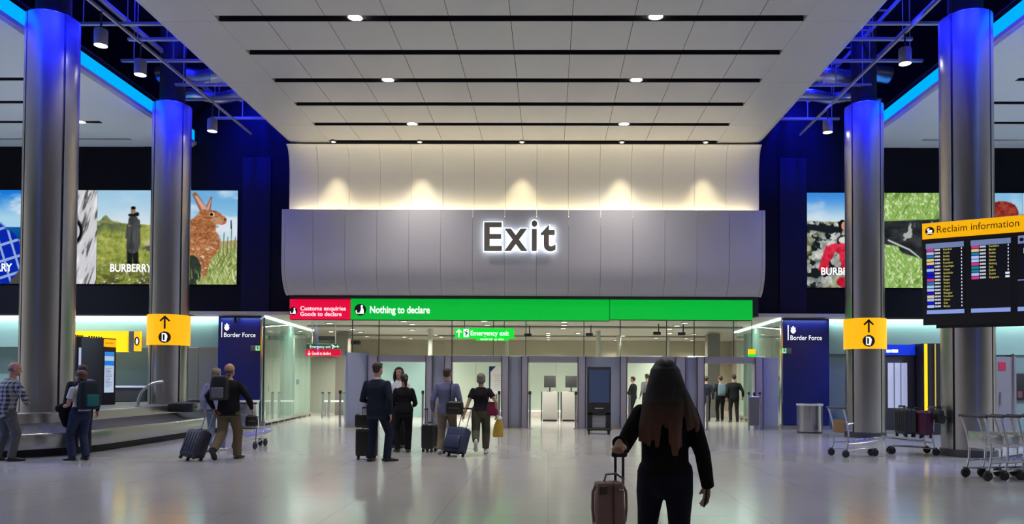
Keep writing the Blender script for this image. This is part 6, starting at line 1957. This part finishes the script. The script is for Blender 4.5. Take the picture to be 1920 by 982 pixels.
# ---- man in black jacket with khaki trousers, and fair-haired companion
khaki2 = cloth('khaki_brown', (.13, .098, .062)); bjk = cloth('black_jacket', (.008, .008, .012))
p = gp(427, 13.9)
bj, JM = person('balding person in black jacket and khaki trousers walking away, pulling a navy suitcase', p, R(-6), 1.80, 'm', skin=M_skin2, ankles=[(-.035, -.22, .02), (.055, .08, 0)], heel=(48, 0),
    wrists=[(-.13, -.06, .52), (.20, .10, .52)], poles=[(-.8, -1, 0), (.9, -.8, 0)], top=dict(mat=bjk, name='jacket', hem=.46, flare=1.08, fat=1.14, arm=1.2), bottom=dict(mat=khaki2, thigh=.064, knee=.050, calf=.046, ankle=.042),
    hair=('bald', mat('greying_fringe', (.13, .105, .09), .8)), fat=1.06, look=-12)
c = L2W(bj, (-.07, -.20, 1.10))
soft_bag('backpack', 'black backpack with grey pocket worn by the black-jacketed walker', 'backpack', c, R(-4), .34, .17, .46, blackcase, trim=cloth('grey_pocket', (.14, .145, .18)),
    strap=[[(-.11, .05, .44), (-.11, .14, .48), (-.11, .24, .40)], [(.11, .05, .44), (.11, .14, .48), (.11, .24, .40)]])
c = L2W(bj, V(JM['WR'][1]) + V((-.02, .04, -.34)))
soft_bag('hand_bag', 'small black bag in the right hand of the black-jacketed walker', 'bag', c, R(20), .22, .12, .22, blackcase, strap=[[(-.06, 0, .2), (-.04, 0, .29), (.0, 0, .31), (.04, 0, .29), (.06, 0, .2)]])
navycase = mat('navy_case', (.020, .020, .040), .45)
p = gp(371, 13.75)
t = suitcase('navy hard suitcase pulled at a tilt by the black-jacketed walker', (p.x - .06, 13.55, .015), R(-22), .42, .25, .50, navycase, handle=.44, tilt=-24)
p = gp(402, 15.4)
person('fair-haired person in pale blue top and jeans walking behind the black-jacketed walker', p, R(4), 1.73, 'f', ankles=[(-.05, -.10, .0), (.05, .10, 0)], heel=(28, 0), wrists=[(-.15, .05, .5), (.15, .05, .5)],
    top=dict(mat=cloth('pale_blue_top', (.26, .28, .44)), name='top', hem=.50, arm=1.18, fat=1.08), bottom=dict(mat=cloth('light_jeans', (.15, .19, .30)), name='jeans', thigh=.058, knee=.044, calf=.042, ankle=.036),
    shoes=M_shoewhite, hair=('bob', mat('fair_hair', (.20, .145, .085), .7)))
# ---- plaid man at the left edge
plaid = check_cloth('plaid_flannel', (.018, .018, .022), (.30, .30, .32), 13)
p = gp(2, 13.35)
person('bald person in black and white plaid shirt leaning over at the left edge', (p.x, 13.35, 0), R(-28), 1.80, 'm', skin=M_skin2, lean=(.02, .05), ankles=[(-.09, -.02, 0), (.075, .03, 0)], toe=(12, 20),
    wrists=[(-.16, .12, .52), (.10, .15, .575)], poles=[(-.8, -.8, 0), (1, -.5, .1)], top=dict(mat=plaid, name='plaid_shirt', hem=.44, flare=1.1, fat=1.12, arm=1.22), bottom=dict(mat=cloth('grey_trousers', (.085, .085, .095)), thigh=.060, knee=.045, calf=.042, ankle=.038),
    hair=('bald', mat('greying_fringe', (.13, .105, .09), .8)), look=-22, nod=-10, fat=1.03)
# ---- backpack couple
p = gp(146, 13.6)
jn = cloth('blue_jeans', (.022, .030, .070))
bw_, JC = person('person in white top and blue jeans with teal backpack, coat over the arm, looking left', p, R(68), 1.655, 'f', ankles=[(-.065, .03, 0), (.05, -.03, 0)], toe=(10, 14),
    wrists=[(-.10, .16, .585), (.10, .15, .60)], poles=[(-.4, -.6, -1), (.4, -.6, -1)], top=dict(mat=cloth('white_top', (.55, .54, .58)), name='top', sleeve='short', hem=.55, arm=1.15), bottom=dict(mat=jn, name='jeans', thigh=.060, knee=.046, calf=.043, ankle=.040),
    hair=('bob', mat('chestnut_hair', (.085, .038, .020), .6)), look=22, features=True)
c = L2W(bw_, (.0, -.20, .93))
soft_bag('backpack', 'teal and black hiking backpack on the white-topped person', 'backpack', c, R(68), .36, .20, .52, cloth('dark_pack', (.014, .020, .028)), trim=cloth('teal_pack', (.015, .105, .115)),
    strap=[[(-.11, .06, .48), (-.11, .15, .50), (-.11, .24, .42), (-.12, .25, .25)], [(.11, .06, .48), (.11, .15, .50), (.11, .24, .42), (.12, .25, .25)]])
c = L2W(bw_, V((-.06, .22, .93)))
t = thing('folded_coat', 'black coat draped over the forearm of the white-topped person', 'coat', c, rz=R(68))
b = MB(); b.sweep([(-.02, -.02, -.26), (-.04, .0, -.10), (-.03, .0, .06), (.0, -.02, .12), (.10, -.02, .08)], [(.13, .035), (.16, .06), (.15, .07), (.10, .06), (.05, .04)], side=(1, 0, 0), n=18)
b.ell((-.15, .02, .02), (.10, .07, .08)); b.fuse('cloth', bjk, t, .012, it=4)
p = gp(148, 14.35)
bk, _ = person('person in dark clothes with black backpack standing behind the white-topped person', p, R(40), 1.77, 'm', skin=M_skin2, ankles=[(-.06, 0, 0), (.06, .0, 0)],
    top=dict(mat=cloth('dark_sweater', (.016, .018, .026)), name='sweater', hem=.49, arm=1.12, fat=1.05), bottom=dict(mat=cloth('dark_jeans', (.010, .012, .022)), thigh=.058, knee=.045, calf=.043, ankle=.040), hair=('short', mat('reddish_brown_hair', (.06, .028, .018), .7)), look=20, fat=1.02)
c = L2W(bk, (.03, -.22, .92))
soft_bag('backpack', 'large black backpack on the person behind the teal backpack', 'backpack', c, R(40), .40, .30, .56, blackcase,
    strap=[[(-.12, .10, .50), (-.12, .18, .54), (-.12, .28, .44)], [(.12, .10, .50), (.12, .18, .54), (.12, .28, .44)]])
# ---- people in the customs zone
def bg(px, Y, H, label, face, topc, hairm, kind='short', botc=(.012, .012, .016), **kw):
    p = gp(px, Y)
    return person(label, p, R(face), H, kw.pop('sex', 'm'), top=dict(mat=cloth('bg_top_%d' % px, topc), name='jacket', hem=.48, arm=1.12, fat=1.06), bottom=dict(mat=cloth('bg_trousers', botc)), hair=(kind, hairm), vox=.014, **kw)
hd_ = mat('dark_hair', (.018, .010, .008), .6)
bg(1323, 27.5, 1.68, 'person in dark jacket half hidden by the left post of the fifth gate', 0, (.014, .018, .03), hd_)
o, _ = bg(1350, 27.8, 1.70, 'person in black with pale grey backpack walking away beyond the fifth gate', 3, (.010, .010, .014), mat('brown_hair', (.045, .026, .018), .7), wrists=[(-.19, -.02, .58), (.17, .02, .5)], ankles=[(-.06, 0, 0), (.06, .08, 0)])
c = L2W(o, (0, -.19, .95)); soft_bag('backpack', 'pale grey backpack worn by the person in black beyond the fifth gate', 'backpack', c, 0, .30, .16, .44, cloth('pack_grey', (.12, .17, .20)), strap=[[(-.1, .05, .42), (-.1, .12, .45), (-.1, .2, .36)], [(.1, .05, .42), (.1, .12, .45), (.1, .2, .36)]])
bg(1375, 27.4, 1.76, 'dark-clothed person beside the pale backpack, beyond the fifth gate', -4, (.008, .008, .010), hd_, ankles=[(-.07, 0, 0), (.06, -.05, 0)], wrists=[(-.16, .05, .5), (.19, .05, .52)], fat=1.08)
bg(1187, 28.6, 1.66, 'person in black behind a desk seen through the fourth gate', 60, (.008, .008, .010), hd_, wrists=[(-.1, .2, .62), (.12, .15, .6)])
bg(1213, 30.0, 1.78, 'person in pale top seen past the foreground walker through the fourth gate', 20, (.16, .16, .17), mat('brown_hair', (.045, .026, .018), .7))
# ---- luggage on trolley and belt
p = ground(1752, 852)
suitcase('black suitcase lying against the magenta one on the loaded trolley', (p.x - .62, p.y - .05, .37), R(100), .40, .26, .52, mat('black_case2', (.02, .02, .024), .45), handle=0.05, tilt=0, group='cases on the loaded trolley')
suitcase('magenta suitcase standing on the loaded trolley', (p.x - .30, p.y - .08, .35), R(96), .38, .30, .50, mat('magenta_case', (.085, .008, .030), .4), handle=.05, group='cases on the loaded trolley')
c = V((p.x - .06, p.y - .05, .98)); soft_bag('hand_bag', 'black bag hung on the handle of the loaded trolley', 'bag', (c.x + .02, c.y - .22, .66), R(90), .26, .14, .30, blackcase, strap=[[(-.06, 0, .28), (-.04, 0, .36), (.04, 0, .36), (.06, 0, .28)]])
def lying(px, py, Y, w, d, h, m, label, rz):
    q = at(px, py, Y); x = q.x; 
    dist = 0
    t = thing('suitcase', label, 'suitcase', (x, Y, .0), rz=rz, group='cases lying on the carousel')
    z0 = .645
    b = MB(); b.box((0, 0, z0 + h/2), (w, d, h), bev=.04, seg=3); b.build('shell', m, t, world=False)
    b = MB(); b.box((w/2 + .02, 0, z0 + h/2), (.03, .22, .03), bev=.008); b.build('carry_handle', M_black, t, world=False)
    for s in (-1, 1):
        b = MB(); b.cyl((-w/2 - .02, s*d*.3, z0 + .06), (-w/2 + .01, s*d*.3, z0 + .06), .035, n=12); b.build('wheel', M_rubber, t, world=False)
lying(342, 780, 19.0, .62, .42, .24, blackcase, 'black suitcase lying on the carousel belt by the left far column', R(10))
lying(372, 778, 21.3, .45, .40, .26, mat('grey_case', (.06, .06, .07), .5), 'grey suitcase lying behind the black one on the carousel belt', R(80))
